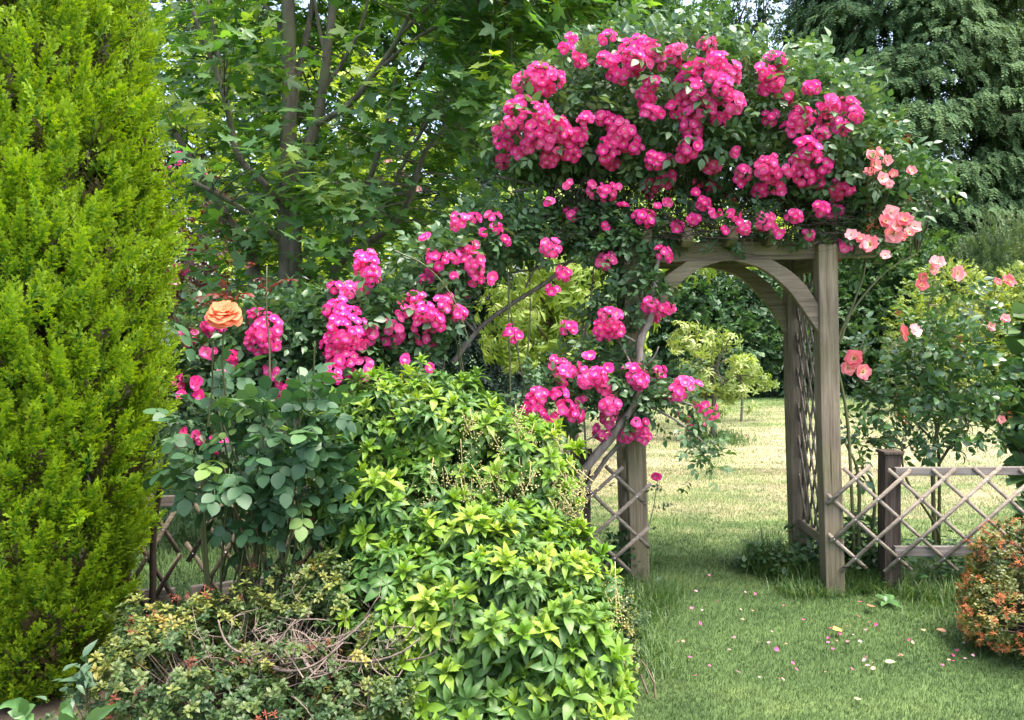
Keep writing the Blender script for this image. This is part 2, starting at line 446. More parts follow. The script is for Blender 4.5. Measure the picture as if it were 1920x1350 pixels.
def wood_mat(name, axis, c0, c1, c2, algae=None, alg_amt=.5, z_alg=None):
    """weathered softwood with grain running along one axis of the object"""
    m, nt, nd, lk = new_mat(name)
    tc = nd.new('ShaderNodeTexCoord'); oi = nd.new('ShaderNodeObjectInfo')
    add = nd.new('ShaderNodeVectorMath'); add.operation = 'ADD'
    sc = nd.new('ShaderNodeVectorMath'); sc.operation = 'SCALE'; sc.inputs[3].default_value = 13.0
    cb = nd.new('ShaderNodeCombineXYZ'); [lk.new(oi.outputs['Random'], cb.inputs[i]) for i in range(3)]
    lk.new(cb.outputs[0], sc.inputs[0]); lk.new(tc.outputs['Object'], add.inputs[0]); lk.new(sc.outputs[0], add.inputs[1])
    mp = nd.new('ShaderNodeMapping'); s = [38, 38, 38]; s[axis] = 1.6; mp.inputs['Scale'].default_value = s
    lk.new(add.outputs[0], mp.inputs['Vector'])
    n = nd.new('ShaderNodeTexNoise'); n.inputs['Scale'].default_value = 1.6; n.inputs['Detail'].default_value = 7; n.inputs['Roughness'].default_value = .7
    lk.new(mp.outputs[0], n.inputs['Vector'])
    r = ramp(nd, [(.28, c0), (.5, c1), (.72, c2)]); lk.new(n.outputs['Fac'], r.inputs['Fac']); col = r.outputs['Color']
    # broad weathering
    n3 = nd.new('ShaderNodeTexNoise'); n3.inputs['Scale'].default_value = 2.6; n3.inputs['Detail'].default_value = 4
    lk.new(add.outputs[0], n3.inputs['Vector'])
    r3 = ramp(nd, [(.3, (.62, .61, .60)), (.7, (1.15, 1.12, 1.08))]); lk.new(n3.outputs['Fac'], r3.inputs['Fac'])
    mu = nd.new('ShaderNodeMix'); mu.data_type = 'RGBA'; mu.blend_type = 'MULTIPLY'; mu.inputs[0].default_value = 1
    lk.new(col, mu.inputs[6]); lk.new(r3.outputs['Color'], mu.inputs[7]); col = mu.outputs[2]
    if algae:
        n2 = nd.new('ShaderNodeTexNoise'); n2.inputs['Scale'].default_value = 3.0; n2.inputs['Detail'].default_value = 6; n2.inputs['Roughness'].default_value = .6
        lk.new(add.outputs[0], n2.inputs['Vector'])
        r2 = ramp(nd, [(.42, (0, 0, 0)), (.75, (1, 1, 1))]); lk.new(n2.outputs['Fac'], r2.inputs['Fac']); f = r2.outputs['Color']
        ml = nd.new('ShaderNodeMath'); ml.operation = 'MULTIPLY'; ml.inputs[1].default_value = alg_amt; lk.new(f, ml.inputs[0])
        mx = nd.new('ShaderNodeMix'); mx.data_type = 'RGBA'; lk.new(ml.outputs[0], mx.inputs[0]); lk.new(col, mx.inputs[6]); mx.inputs[7].default_value = (*algae, 1); col = mx.outputs[2]
    if z_alg:
        sz = nd.new('ShaderNodeSeparateXYZ'); lk.new(tc.outputs['Object'], sz.inputs[0])
        mz = nd.new('ShaderNodeMapRange'); mz.inputs[1].default_value = z_alg[1]; mz.inputs[2].default_value = z_alg[0]; lk.new(sz.outputs[2], mz.inputs[0])
        mw = nd.new('ShaderNodeMath'); mw.operation = 'MULTIPLY'; lk.new(mz.outputs[0], mw.inputs[0]); lk.new(n3.outputs['Fac'], mw.inputs[1])
        mx3 = nd.new('ShaderNodeMix'); mx3.data_type = 'RGBA'; lk.new(mw.outputs[0], mx3.inputs[0]); lk.new(col, mx3.inputs[6]); mx3.inputs[7].default_value = (.075, .085, .035, 1); col = mx3.outputs[2]
    # long drying cracks along the grain
    mp4 = nd.new('ShaderNodeMapping'); s4 = [55, 55, 55]; s4[axis] = .9; mp4.inputs['Scale'].default_value = s4; lk.new(add.outputs[0], mp4.inputs['Vector'])
    n4 = nd.new('ShaderNodeTexNoise'); n4.inputs['Scale'].default_value = 1.0; n4.inputs['Detail'].default_value = 2; lk.new(mp4.outputs[0], n4.inputs['Vector'])
    r4 = ramp(nd, [(.29, (.32, .28, .25)), (.35, (1, 1, 1))]); lk.new(n4.outputs['Fac'], r4.inputs['Fac'])
    m4 = nd.new('ShaderNodeMix'); m4.data_type = 'RGBA'; m4.blend_type = 'MULTIPLY'; m4.inputs[0].default_value = 1
    lk.new(col, m4.inputs[6]); lk.new(r4.outputs['Color'], m4.inputs[7]); col = m4.outputs[2]
    # knots
    vo = nd.new('ShaderNodeTexVoronoi'); vo.inputs['Scale'].default_value = 3.2; lk.new(add.outputs[0], vo.inputs['Vector'])
    rk = ramp(nd, [(.03, (.45, .4, .36)), (.075, (1, 1, 1))]); lk.new(vo.outputs['Distance'], rk.inputs['Fac'])
    mk = nd.new('ShaderNodeMix'); mk.data_type = 'RGBA'; mk.blend_type = 'MULTIPLY'; mk.inputs[0].default_value = 1
    lk.new(col, mk.inputs[6]); lk.new(rk.outputs['Color'], mk.inputs[7]); col = mk.outputs[2]
    p = nd.new('ShaderNodeBsdfPrincipled'); p.inputs['Roughness'].default_value = .8; p.inputs['Specular IOR Level'].default_value = .25
    lk.new(col, p.inputs['Base Color'])
    b = nd.new('ShaderNodeBump'); b.inputs['Strength'].default_value = .7; b.inputs['Distance'].default_value = .004
    lk.new(n.outputs['Fac'], b.inputs['Height']); lk.new(b.outputs[0], p.inputs['Normal'])
    out = nd.new('ShaderNodeOutputMaterial'); lk.new(p.outputs[0], out.inputs['Surface'])
    return m

def plain_mat(name, c, rough=.7):
    m, nt, nd, lk = new_mat(name)
    p = nd.new('ShaderNodeBsdfPrincipled'); p.inputs['Roughness'].default_value = rough; p.inputs['Specular IOR Level'].default_value = .25
    a = attr(nd, 'rnd'); r = ramp(nd, [(0, tuple(x*.65 for x in c)), (1, tuple(min(1, x*1.3) for x in c))])
    lk.new(a.outputs['Fac'], r.inputs['Fac']); lk.new(r.outputs['Color'], p.inputs['Base Color'])
    out = nd.new('ShaderNodeOutputMaterial'); lk.new(p.outputs[0], out.inputs['Surface']); return m
# ================================================================== camera, light
cam = bpy.data.cameras.new('camera'); co = bpy.data.objects.new('camera', cam); COL.objects.link(co)
cam.sensor_width = 36; cam.lens = F/1920*36; cam.shift_y = -65/1920; cam.clip_end = 400; cam.clip_start = .05
co.location = (0, 0, EYE); co.rotation_euler = (math.pi/2, 0, 0)
SC.camera = co

SUN = nrm(np.array([.30, -.16, .94]))
sl = bpy.data.lights.new('sun', 'SUN'); sl.energy = .95; sl.angle = math.radians(14); sl.color = (1, .95, .86)
so = bpy.data.objects.new('sun', sl); COL.objects.link(so); so.rotation_euler = Vector(SUN).to_track_quat('Z', 'Y').to_euler(); so.location = (4, 2, 20)
wd = bpy.data.worlds.new('World'); SC.world = wd; wd.use_nodes = True
wn = wd.node_tree; bg = wn.nodes['Background']; sky = wn.nodes.new('ShaderNodeTexSky'); sky.sky_type = 'NISHITA'
sky.sun_disc = False; sky.sun_elevation = math.asin(SUN[2]); sky.sun_rotation = math.atan2(SUN[0], SUN[1])
sky.air_density = 1.0; sky.dust_density = 6.0; sky.ozone_density = 1.0
wn.links.new(sky.outputs[0], bg.inputs[0]); bg.inputs[1].default_value = .15
SC.view_settings.view_transform = 'Standard'; SC.view_settings.look = 'None'; SC.view_settings.exposure = 2.45; SC.view_settings.gamma = 1
SC.cycles.use_denoising = True
SC.cycles.max_bounces = 12; SC.cycles.diffuse_bounces = 7; SC.cycles.transmission_bounces = 5; SC.cycles.glossy_bounces = 2; SC.cycles.transparent_max_bounces = 4
SC.cycles.sample_clamp_indirect = 4; SC.cycles.caustics_reflective = False; SC.cycles.caustics_refractive = False

# ================================================================== lawn
def lawn_nodes(nd, lk, per_blade):
    """green turf with dried straw patches further out; colour belongs to the place on the lawn"""
    g = nd.new('ShaderNodeNewGeometry'); sx = nd.new('ShaderNodeSeparateXYZ'); lk.new(g.outputs['Position'], sx.inputs[0])
    cb = nd.new('ShaderNodeCombineXYZ'); lk.new(sx.outputs[0], cb.inputs[0]); lk.new(sx.outputs[1], cb.inputs[1])
    def noise(scale, sc=(1, 1, 1), det=4):
        mp = nd.new('ShaderNodeMapping'); mp.inputs['Scale'].default_value = sc; lk.new(cb.outputs[0], mp.inputs['Vector'])
        n = nd.new('ShaderNodeTexNoise'); n.inputs['Scale'].default_value = scale; n.inputs['Detail'].default_value = det; n.inputs['Roughness'].default_value = .6
        lk.new(mp.outputs[0], n.inputs['Vector']); return n.outputs['Fac']
    def math_(op, a, b):
        m = nd.new('ShaderNodeMath'); m.operation = op
        for i, x in enumerate((a, b)):
            if isinstance(x, (int, float)): m.inputs[i].default_value = x
            else: lk.new(x, m.inputs[i])
        return m.outputs[0]
    # dryness along the lawn
    mr = nd.new('ShaderNodeMapRange'); mr.inputs[1].default_value = 0; mr.inputs[2].default_value = 24; lk.new(sx.outputs[1], mr.inputs[0])
    prof = ramp(nd, [(0, (.06,)*3), (4.6/24, (.08,)*3), (5.6/24, (.30,)*3), (6.4/24, (.48,)*3), (7.4/24, (.70,)*3), (9.5/24, (.88,)*3), (12.5/24, (.74,)*3), (15.5/24, (.62,)*3), (17.6/24, (.2,)*3), (1, (.05,)*3)])
    lk.new(mr.outputs[0], prof.inputs['Fac'])
    big = noise(1.1, (.6, 1.5, 1)); fine = noise(6.0, (.7, 1.4, 1), 5)
    x = math_('ADD', prof.outputs['Color'], math_('MULTIPLY', math_('SUBTRACT', big, .5), 1.5))
    x = math_('ADD', x, math_('MULTIPLY', math_('SUBTRACT', fine, .5), .8))
    # left of the fence the grass stays green
    ml = nd.new('ShaderNodeMapRange'); ml.inputs[1].default_value = -.6; ml.inputs[2].default_value = .5; lk.new(sx.outputs[0], ml.inputs[0])
    x = math_('MULTIPLY', x, ml.outputs[0])
    if per_blade:
        a = attr(nd, 'rnd'); x = math_('ADD', x, math_('MULTIPLY', math_('SUBTRACT', a.outputs['Fac'], .5), .28))
    cr = ramp(nd, [(.12, (.064, .112, .036)), (.42, (.098, .150, .049)), (.66, (.175, .20, .092)), (1.0, (.305, .265, .17))])
    lk.new(x, cr.inputs['Fac'])
    gm = noise(2.2, (1, 1, 1), 5)
    gr = ramp(nd, [(.3, (.72, .76, .74)), (.7, (1.25, 1.2, 1.15))]); lk.new(gm, gr.inputs['Fac'])
    mx = nd.new('ShaderNodeMix'); mx.data_type = 'RGBA'; mx.blend_type = 'MULTIPLY'; mx.inputs[0].default_value = 1
    lk.new(cr.outputs['Color'], mx.inputs[6]); lk.new(gr.outputs['Color'], mx.inputs[7])
    return mx.outputs[2]

def lawn_mat(name, per_blade):
    m, nt, nd, lk = new_mat(name); col = lawn_nodes(nd, lk, per_blade)
    p = nd.new('ShaderNodeBsdfPrincipled'); p.inputs['Roughness'].default_value = .7; p.inputs['Specular IOR Level'].default_value = .2
    lk.new(col, p.inputs['Base Color']); out = nd.new('ShaderNodeOutputMaterial')
    if per_blade:
        tr = nd.new('ShaderNodeBsdfTranslucent'); lk.new(col, tr.inputs['Color']); ms = nd.new('ShaderNodeMixShader'); ms.inputs[0].default_value = .3
        lk.new(p.outputs[0], ms.inputs[1]); lk.new(tr.outputs[0], ms.inputs[2]); lk.new(ms.outputs[0], out.inputs['Surface'])
    else: lk.new(p.outputs[0], out.inputs['Surface'])
    return m
M_LAWN = lawn_mat('turf', False); M_BLADE = lawn_mat('grass_blade', True)

def sheet(name, x0, x1, y0, y1, z, nx, ny, mat, amp=0.0, holes=None):
    mb = MB(); xs = np.linspace(x0, x1, nx+1); ys = np.linspace(y0, y1, ny+1)
    X, Y = np.meshgrid(xs, ys); Z = z + amp*(np.sin(X*1.7+Y*.6)+np.sin(Y*1.3-X*.8))*.5
    i, j = np.meshgrid(np.arange(ny), np.arange(nx), indexing='ij'); w = nx+1
    q = np.stack([i*w+j, i*w+j+1, (i+1)*w+j+1, (i+1)*w+j], -1).reshape(-1, 4)
    mb.add(np.stack([X, Y, Z], -1).reshape(-1, 3), q.ravel(), [4]*len(q)); return tag(mb.build(name, mat), kind='structure')
sheet('lawn', -70, 70, -20, 120, 0, 70, 70, M_LAWN)

M_SOIL = bark_mat('soil', (.035, .025, .018), (.11, .085, .06), scale=9, stretch=(1, 1, 1), bump=.8)
bed = MB()
def bed_poly(pts, z):
    mb = bed; P = smooth_path(pts + pts[:1], 4)[:-1]
    c = P.mean(0); n = len(P); v = np.vstack([np.c_[P, np.full(n, z)], [[*c, z+.03]]])
    loops = np.array([[k, (k+1) % n, n] for k in range(n)]); mb.add(v, loops.ravel(), [3]*n)
bed_poly([(-4, 1.5), (.1, 1.6), (.30, 2.6), (.46, 3.4), (.40, 4.1), (.2, 4.5), (-1.2, 3.95), (-2.6, 3.6), (-4, 3.4)], .004)
bed_poly([(3.05, 3.2), (3.3, 3.0), (4.6, 2.9), (4.8, 4.5), (3.3, 4.4), (2.95, 3.9)], .004)
tag(bed.build('flower_bed_soil', M_SOIL), kind='structure')

def in_bed(P):
    x, y = P[:, 0], P[:, 1]
    edge = np.interp(y, [1.5, 2.6, 3.4, 4.1, 4.5], [.1, .28, .44, .38, .2])
    return ((x < edge) & (y < 4.05 + .3*np.clip(x+1, -3, 1)*.4)) | ((x > 3.05) & (y < 4.35) & (y > 3))

BL = Tmpl([(-.5, 0, 0), (.5, 0, 0), (.38, .55, .1), (-.38, .55, .1), (0, 1, .42)], [(0, 1, 2, 3), (3, 2, 4)], [0, 0, .5, .5, 1])
def blades(mb, P, h, w, lean=.5):
    n = len(P); h = np.broadcast_to(h, (n,))*rng.uniform(.6, 1.35, n); a = rng.uniform(0, 6.283, n)
    d = np.stack([np.cos(a), np.sin(a), np.zeros(n)], -1)
    ax = nrm(UP + d*rng.uniform(0, lean, (n, 1))*1.2); nn = d
    R = frames(ax, nn); S = np.ones(n)
    R = R*np.stack([np.broadcast_to(w, (n,)), h, h], -1)[:, None, :]
    scatter(mb, BL, P, R, S, rng.random(n))
def patch(n, x0, x1, y0, y1, fan=True):
    y = y0 + (y1-y0)*rng.random(n); x = x0 + (x1-x0)*rng.random(n)
    if fan: x = x*y/y1
    P = np.stack([x, y, np.zeros(n)], -1); return P[~in_bed(P)]
g = MB()
blades(g, patch(120000, .1, 4.4, 3.0, 5.6), .022, .0027)
blades(g, patch(85000, -.2, 6.2, 5.3, 9.0), .026, .0045, .8)
blades(g, patch(100000, -1.5, 12.5, 8.6, 19.5), .026, .007, .8)
blades(g, patch(26000, -4.2, .3, 4.0, 8.0), .085, .006)
blades(g, patch(24000, -8, -3.5, 3.5, 12, False), .05, .009)
tag(g.build('lawn_grass', M_BLADE), 'short mown lawn grass, green near and straw dry beyond the arch', kind='stuff')

# longer grass and weeds that the mower leaves round the posts and along the fence
M_TALL = leaf_mat('long_grass', [(.035, .085, .018), (.06, .13, .028), (.13, .19, .06)], rough=.5, trans=.3)
M_WEED = leaf_mat('weed_leaf', [(.022, .06, .018), (.04, .095, .028)], rough=.5, trans=.3)
tg = MB()
def tuft_band(n, p0, p1, spread, h, w=.005, lean=.9):
    u = rng.random((n, 1)); P = np.asarray(p0)*(1-u) + np.asarray(p1)*u + np.c_[rng.normal(size=(n, 2))*spread, np.zeros(n)]
    P[:, 2] = 0; blades(tg, P, h, w, lean)
tuft_band(900, (1.58, 5.28, 0), (1.9, 4.95, 0), .07, .17); tuft_band(500, (1.6, 5.35, 0), (1.78, 5.3, 0), .05, .27)
tuft_band(700, (1.65, 4.80, 0), (1.83, 4.80, 0), .05, .09); tuft_band(500, (2.0, 4.82, 0), (2.2, 4.84, 0), .04, .09); tuft_band(160, (1.84, 4.76, 0), (1.98, 4.755, 0), .012, .03); tuft_band(160, (2.2, 4.80, 0), (2.36, 4.80, 0), .012, .04); tuft_band(2600, (2.38, 4.74, 0), (3.4, 4.62, 0), .12, .13); tuft_band(900, (2.0, 4.90, 0), (2.3, 4.92, 0), .06, .14)
tuft_band(1600, (2.4, 4.25, 0), (3.2, 4.0, 0), .18, .08); tuft_band(1800, (2.0, 5.0, 0), (4.2, 5.0, 0), .15, .17)
tuft_band(2200, (.62, 4.5, 0), (.80, 4.8, 0), .09, .14); tuft_band(1300, (.5, 5.0, 0), (.76, 5.45, 0), .10, .18)
tuft_band(1600, (.62, 3.7, 0), (.66, 4.5, 0), .07, .07); tuft_band(2600, (-2.4, 4.0, 0), (-.4, 4.7, 0), .2, .24, .006)
tuft_band(500, (2.9, 10.9, 0), (2.9, 11.5, 0), .18, .16, .012)
tag(tg.build('long_grass', M_TALL), 'longer rough grass left round the arch posts and fence', kind='stuff')
wm = MB(); lf1 = leaf(.3, .06, .2, .4)
def weeds(n, p0, p1, spread, h, s):
    u = rng.random((n, 1)); P = np.asarray(p0)*(1-u) + np.asarray(p1)*u + np.c_[rng.normal(size=(n, 2))*spread, np.zeros(n)]
    P[:, 2] = rng.random(n)**1.3*h; d = rnd_dir(n); d[:, 2] = np.abs(d[:, 2])*.6
    scatter(wm, lf1, P, frames(d, UP + rnd_dir(n)*.6), s*rng.uniform(.6, 1.3, n), rng.random(n))
weeds(700, (2.05, 5.06, 0), (2.3, 5.08, 0), .08, .40, .055); weeds(1000, (2.4, 4.95, 0), (3.5, 4.95, 0), .12, .26, .055)
weeds(500, (.66, 4.75, 0), (.78, 5.35, 0), .08, .28, .045); weeds(500, (1.6, 5.25, 0), (1.9, 5.1, 0), .09, .18, .05)
weeds(700, (1.95, 5.3, 0), (2.2, 5.0, 0), .08, .25, .05)
tag(wm.build('ground_weeds', M_WEED), 'dark leafy weeds growing at the feet of the posts', kind='stuff')

# ================================================================== arch
C0, C1, C2 = (.085, .064, .044), (.20, .163, .120), (.30, .252, .192)
ALG = (.13, .15, .045)
WX = wood_mat('arch_timber_across', 0, C0, C1, C2, ALG, .35); WY = wood_mat('arch_timber_deep', 1, C0, C1, C2, ALG, .5); WZ = wood_mat('arch_timber_upright', 2, C0, C1, C2, ALG, .42, z_alg=(-1.02, -.45))
DX = wood_mat('grey_rail_timber', 0, (.08, .068, .058), (.165, .15, .135), (.28, .26, .24)); DZ = wood_mat('dark_post_timber', 2, (.028, .02, .016), (.06, .045, .036), (.13, .108, .092))
SLAT = wood_mat('slat_timber', 0, (.12, .10, .08), (.22, .19, .155), (.33, .29, .245)); SLATD = wood_mat('dark_slat_timber', 0, (.05, .042, .032), (.10, .085, .064), (.17, .145, .11), ALG, .3)
arch = thing('garden_arch', 'weathered square timber rose arch with curved braces and trellis sides over the grass opening', 'garden arch', (1.343, 4.855, 0), rotz=math.radians(-2))
arch.rotation_euler = (0, -.022, math.radians(-2))
HW, DP, PS = .575, .62, .112
for sx in (-1, 1):
    for y in (0, DP):
        box('post', (sx*HW, y, 1.02), (PS, PS, 2.10), WZ, arch, bevel=.007, cuts=8, wear=.0025)
for y in (.03, DP-.01):
    box('cross_beam', (.10, y, 2.045), (1.56, .05, .112), WX, arch, bevel=.007, cuts=6, wear=.002)
for x in (-HW, HW):
    box('side_beam', (x, DP/2, 1.965), (.045, DP-PS-.01, .09), WY, arch, bevel=.005)
for x in (-.50, -.265, .0, .235):
    bm = bmesh.new(); L0, L1, zb, zt, hw = -.15, DP+.15, 2.07, 2.18, .03
    pr = [(L0, zt), (L0, zb+.035), (L0+.05, zb), (L1-.05, zb), (L1, zb+.035), (L1, zt)]
    a = [bm.verts.new((x-hw, p, q)) for p, q in pr]; b = [bm.verts.new((x+hw, p, q)) for p, q in pr]
    bm.faces.new(a); bm.faces.new(b[::-1])
    for i in range(6): j = (i+1) % 6; bm.faces.new((a[i], b[i], b[j], a[j]))
    bmesh.ops.recalc_face_normals(bm, faces=bm.faces); bmesh.ops.bevel(bm, geom=bm.edges[:], offset=.005, segments=2, affect='EDGES')
    me = bpy.data.meshes.new('rafter'); bm.to_mesh(me); bm.free(); me.materials.append(WY)
    o = bpy.data.objects.new('rafter', me); COL.objects.link(o); o.parent = arch
def brace(sx, y):
    lo = smooth_path([(.03, 1.99, 0), (.19, 1.935, 0), (.335, 1.815, 0), (.445, 1.66, 0), (HW-PS/2+.003, 1.54, 0)], 4)
    hi = smooth_path([(.25, 1.99, 0), (.37, 1.91, 0), (.46, 1.815, 0), (HW-PS/2+.003, 1.71, 0)], 5)
    k = len(lo); hi = np.array([hi[int(round(i*(len(hi)-1)/(k-1)))] if False else [np.interp(i/(k-1), np.linspace(0, 1, len(hi)), hi[:, c]) for c in range(3)] for i in range(k)])
    bm = bmesh.new(); th = .03; R = []
    for i in range(k):
        R.append([bm.verts.new((sx*p[0], y+dy, p[1])) for p, dy in ((lo[i], -th), (hi[i], -th), (hi[i], th), (lo[i], th))])
    for i in range(k-1):
        for q in range(4): bm.faces.new((R[i][q], R[i][(q+1) % 4], R[i+1][(q+1) % 4], R[i+1][q]))
    bm.faces.new(R[0]); bm.faces.new(R[-1]); bmesh.ops.recalc_face_normals(bm, faces=bm.faces)
    me = bpy.data.meshes.new('curved_brace'); bm.to_mesh(me); bm.free(); me.materials.append(WX)
    o = bpy.data.objects.new('curved_brace', me); COL.objects.link(o); o.parent = arch
    bv = o.modifiers.new('edge', 'BEVEL'); bv.width = .004; bv.segments = 2; bv.limit_method = 'ANGLE'
for sx in (-1, 1):
    for y in (-.005, DP+.0): brace(sx, y)
for x in (-HW, HW):
    mb = MB(); lattice(mb, PS/2, DP-PS/2, .30, 1.92, math.radians(66), .105, .02, .008, 0)
    for i in range(len(mb.v)): mb.v[i] = np.stack([x + mb.v[i][:, 1], mb.v[i][:, 0], mb.v[i][:, 2]], -1)
    mb.build('lattice_panel', SLAT, arch)
    box('bottom_rail', (x, DP/2, .265), (.03, DP-PS-.004, .06), WY, arch, bevel=.003)

# ================================================================== fences
fr = thing('trellis_fence', 'low grey trellis fence with diamond slats right of the arch', 'fence', (2.0, 4.86, 0))
box('post', (.275, .0, .40), (.098, .098, .86), DZ, fr, bevel=.006, cuts=5, wear=.003)
box('post', (2.1, .0, .40), (.098, .098, .86), DZ, fr, bevel=.006, cuts=5, wear=.003)
box('post_cap', (.275, 0, .838), (.12, .12, .018), DZ, fr, bevel=.004)
box('top_rail', (1.35, -.068, .735), (2.16, .034, .048), DX, fr, bevel=.004, cuts=6, wear=.002)
box('bottom_rail', (1.35, -.066, .262), (2.16, .03, .058), DX, fr, bevel=.004, cuts=6, wear=.002)
M_NAIL = plain_mat('galvanised_nail', (.55, .55, .55), .4)
mb = MB(); cx = lattice(mb, -.115, 2.3, .17, .745, math.radians(42), .26, .021, .009, -.101, .03, .006); nails(mb, cx, -.107)
fr_l = mb.build('trellis', [SLAT, M_NAIL], fr)

fl = thing('trellis_fence', 'dark low trellis fence left of the arch, running behind the bushes to the golden conifer', 'fence', (.70, 4.90, 0))
def seg(pA, pB, ang, sp, posts, slat_mat, z0=.2, z1=.76, rails=True):
    A, B = np.array(pA), np.array(pB); L = np.linalg.norm(B-A); th = math.atan2(B[1]-A[1], B[0]-A[0]); org = A - np.array([.70, 4.90])
    def place(o, z=0, along=0, side=0):
        o.location = (org[0] + math.cos(th)*along - math.sin(th)*side, org[1] + math.sin(th)*along + math.cos(th)*side, z); o.rotation_euler = (0, 0, th); return o
    mb = MB(); cx = lattice(mb, 0, L, z0, z1, ang, sp, .021, .009, 0, .05, .008); nails(mb, [(x, z) for x, z in cx], .016)
    place(mb.build('trellis', [slat_mat, M_NAIL], fl), 0, 0, .075)
    if rails: place(box('top_rail', (0, 0, 0), (L-.02, .034, .05), DX, fl, bevel=.004), .735, L/2, .035)
    if rails: place(box('bottom_rail', (0, 0, 0), (L-.02, .03, .06), DX, fl, bevel=.004), .275, L/2, .035)
    for a in posts:
        place(box('post', (0, 0, 0), (.095, .095, .86), DZ, fl, bevel=.006, cuts=5, wear=.003), .40, a, -.03); place(box('post_cap', (0, 0, 0), (.118, .118, .02), DZ, fl, bevel=.004), .84, a, -.03)
seg((.79, 4.80), (.36, 4.84), math.radians(43), .26, [.37], SLAT, .2, .76, rails=False)
seg((.32, 4.84), (-1.62, 4.04), math.radians(60), .15, [1.0], SLATD)
seg((-1.66, 4.02), (-3.2, 3.75), math.radians(60), .15, [1.2], SLATD)

# dark post with climber at the right edge
# ================================================================== golden conifer
def conifer_profile(z):
    zz = [0, .12, .35, .7, 1.1, 1.72, 2.3, 3.0, 3.6, 4.2, 4.8, 5.2]; rr = [.26, .31, .40, .49, .545, .585, .555, .485, .42, .34, .20, .03]
    return np.interp(z, zz, rr)
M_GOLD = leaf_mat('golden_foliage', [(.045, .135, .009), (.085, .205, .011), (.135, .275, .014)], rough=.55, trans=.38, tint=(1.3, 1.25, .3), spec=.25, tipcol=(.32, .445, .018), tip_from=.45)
M_BROWN = bark_mat('brown_bark', (.05, .035, .025), (.13, .095, .07))
gc = Plant('golden_conifer', 'tall columnar golden yellow conifer filling the left edge of the photo', 'conifer', (-2.1, 3.5, 0))
mb = MB(); tube(mb, smooth_path([(-2.1, 3.5, 0), (-2.08, 3.5, 1.5), (-2.1, 3.5, 3.4), (-2.1, 3.5, 5.0)]), .10, .01, 8, knob=.1); gc.part('trunk', mb, M_BROWN, True)
SPR = [conifer_spray(12, s, w=.032, blen=.42, spread=.68) for s in range(5)]
mb = MB(); n = 3000
z = rng.random(n)*5.05 + .03; az = rng.uniform(0, 2*math.pi, n)
keep = rng.random(n) < (conifer_profile(z)/.66); z, az = z[keep], az[keep]; n = len(z)
L = Lump(4.5); N = np.stack([np.cos(az), np.sin(az), np.zeros(n)], -1); PP = np.stack([-2.1+0*z, 3.5+0*z, z], -1) + N*conifer_profile(z)[:, None]
PP += N*(L(PP)*.032 - .02)[:, None]
for i in range(n):
    ax = nrm(N[i]*rng.uniform(.12, .5) + UP*rng.uniform(.7, 1.1) + rng.normal(size=3)*.20); ln = rng.uniform(.13, .27)
    k = 8; u = np.linspace(0, 1, k); base = PP[i] - N[i]*.13 - UP*.12
    q = base + ax*(u*ln)[:, None] + rng.normal(size=(k, 3))*.022*(1.1-u)[:, None]
    d = nrm(ax + N[i]*.15 + rnd_dir(k)*.55*(1.05-u)[:, None]); 
    scatter(mb, SPR, q, frames(d, N[i] + rnd_dir(k)*.7), rng.uniform(.10, .15, k), np.clip(rng.normal(.35+.25*u, .2), 0, 1))
# inner twigs further in, seen through the gaps
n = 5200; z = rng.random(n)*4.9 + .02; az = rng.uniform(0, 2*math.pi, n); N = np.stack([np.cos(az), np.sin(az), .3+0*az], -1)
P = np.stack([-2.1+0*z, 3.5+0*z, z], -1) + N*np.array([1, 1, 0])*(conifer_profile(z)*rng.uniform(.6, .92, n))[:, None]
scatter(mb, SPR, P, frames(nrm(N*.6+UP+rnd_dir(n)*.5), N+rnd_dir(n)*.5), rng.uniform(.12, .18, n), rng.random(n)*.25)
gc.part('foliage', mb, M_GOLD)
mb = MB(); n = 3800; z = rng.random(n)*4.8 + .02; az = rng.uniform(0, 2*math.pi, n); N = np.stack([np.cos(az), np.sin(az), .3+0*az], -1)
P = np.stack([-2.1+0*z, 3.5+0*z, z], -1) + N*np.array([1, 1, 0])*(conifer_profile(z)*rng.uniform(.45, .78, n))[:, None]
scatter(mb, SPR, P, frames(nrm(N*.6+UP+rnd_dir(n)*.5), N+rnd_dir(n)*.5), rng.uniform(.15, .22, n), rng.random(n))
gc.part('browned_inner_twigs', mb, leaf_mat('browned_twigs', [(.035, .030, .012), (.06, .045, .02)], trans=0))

# ================================================================== pieris bushes
M_PNEW = leaf_mat('young_bush_leaf', [(.10, .215, .020), (.16, .285, .030), (.26, .36, .055)], rough=.5, trans=.34, tint=(1.3, 1.25, .35), spec=.3)
M_POLD = leaf_mat('old_bush_leaf', [(.040, .105, .022), (.070, .150, .030), (.11, .20, .042)], rough=.45, trans=.25, spec=.35)
M_TWIG = bark_mat('twig_bark', (.06, .04, .028), (.16, .12, .085), scale=30)
M_CREAM = leaf_mat('cream_flower_bell', [(.42, .38, .16), (.60, .52, .26), (.50, .46, .22)], rough=.6, trans=.3, tint=(1.1, 1, .7))
WN = [whorl(9+s % 5, .20+.012*(s % 3), .95+.12*(s % 4), s, .16+.06*(s % 4)) for s in range(10)]; WO = [whorl(8+s % 3, .19, .25, s+20, .45) for s in range(6)]
bell = Tmpl([(0, 0, 0), (-.5, .35, 0), (.5, .35, 0), (0, .35, .5), (0, .35, -.5), (0, .95, 0)], [(0, 1, 3), (0, 3, 2), (0, 2, 4), (0, 4, 1), (5, 3, 1), (5, 2, 3), (5, 4, 2), (5, 1, 4)])
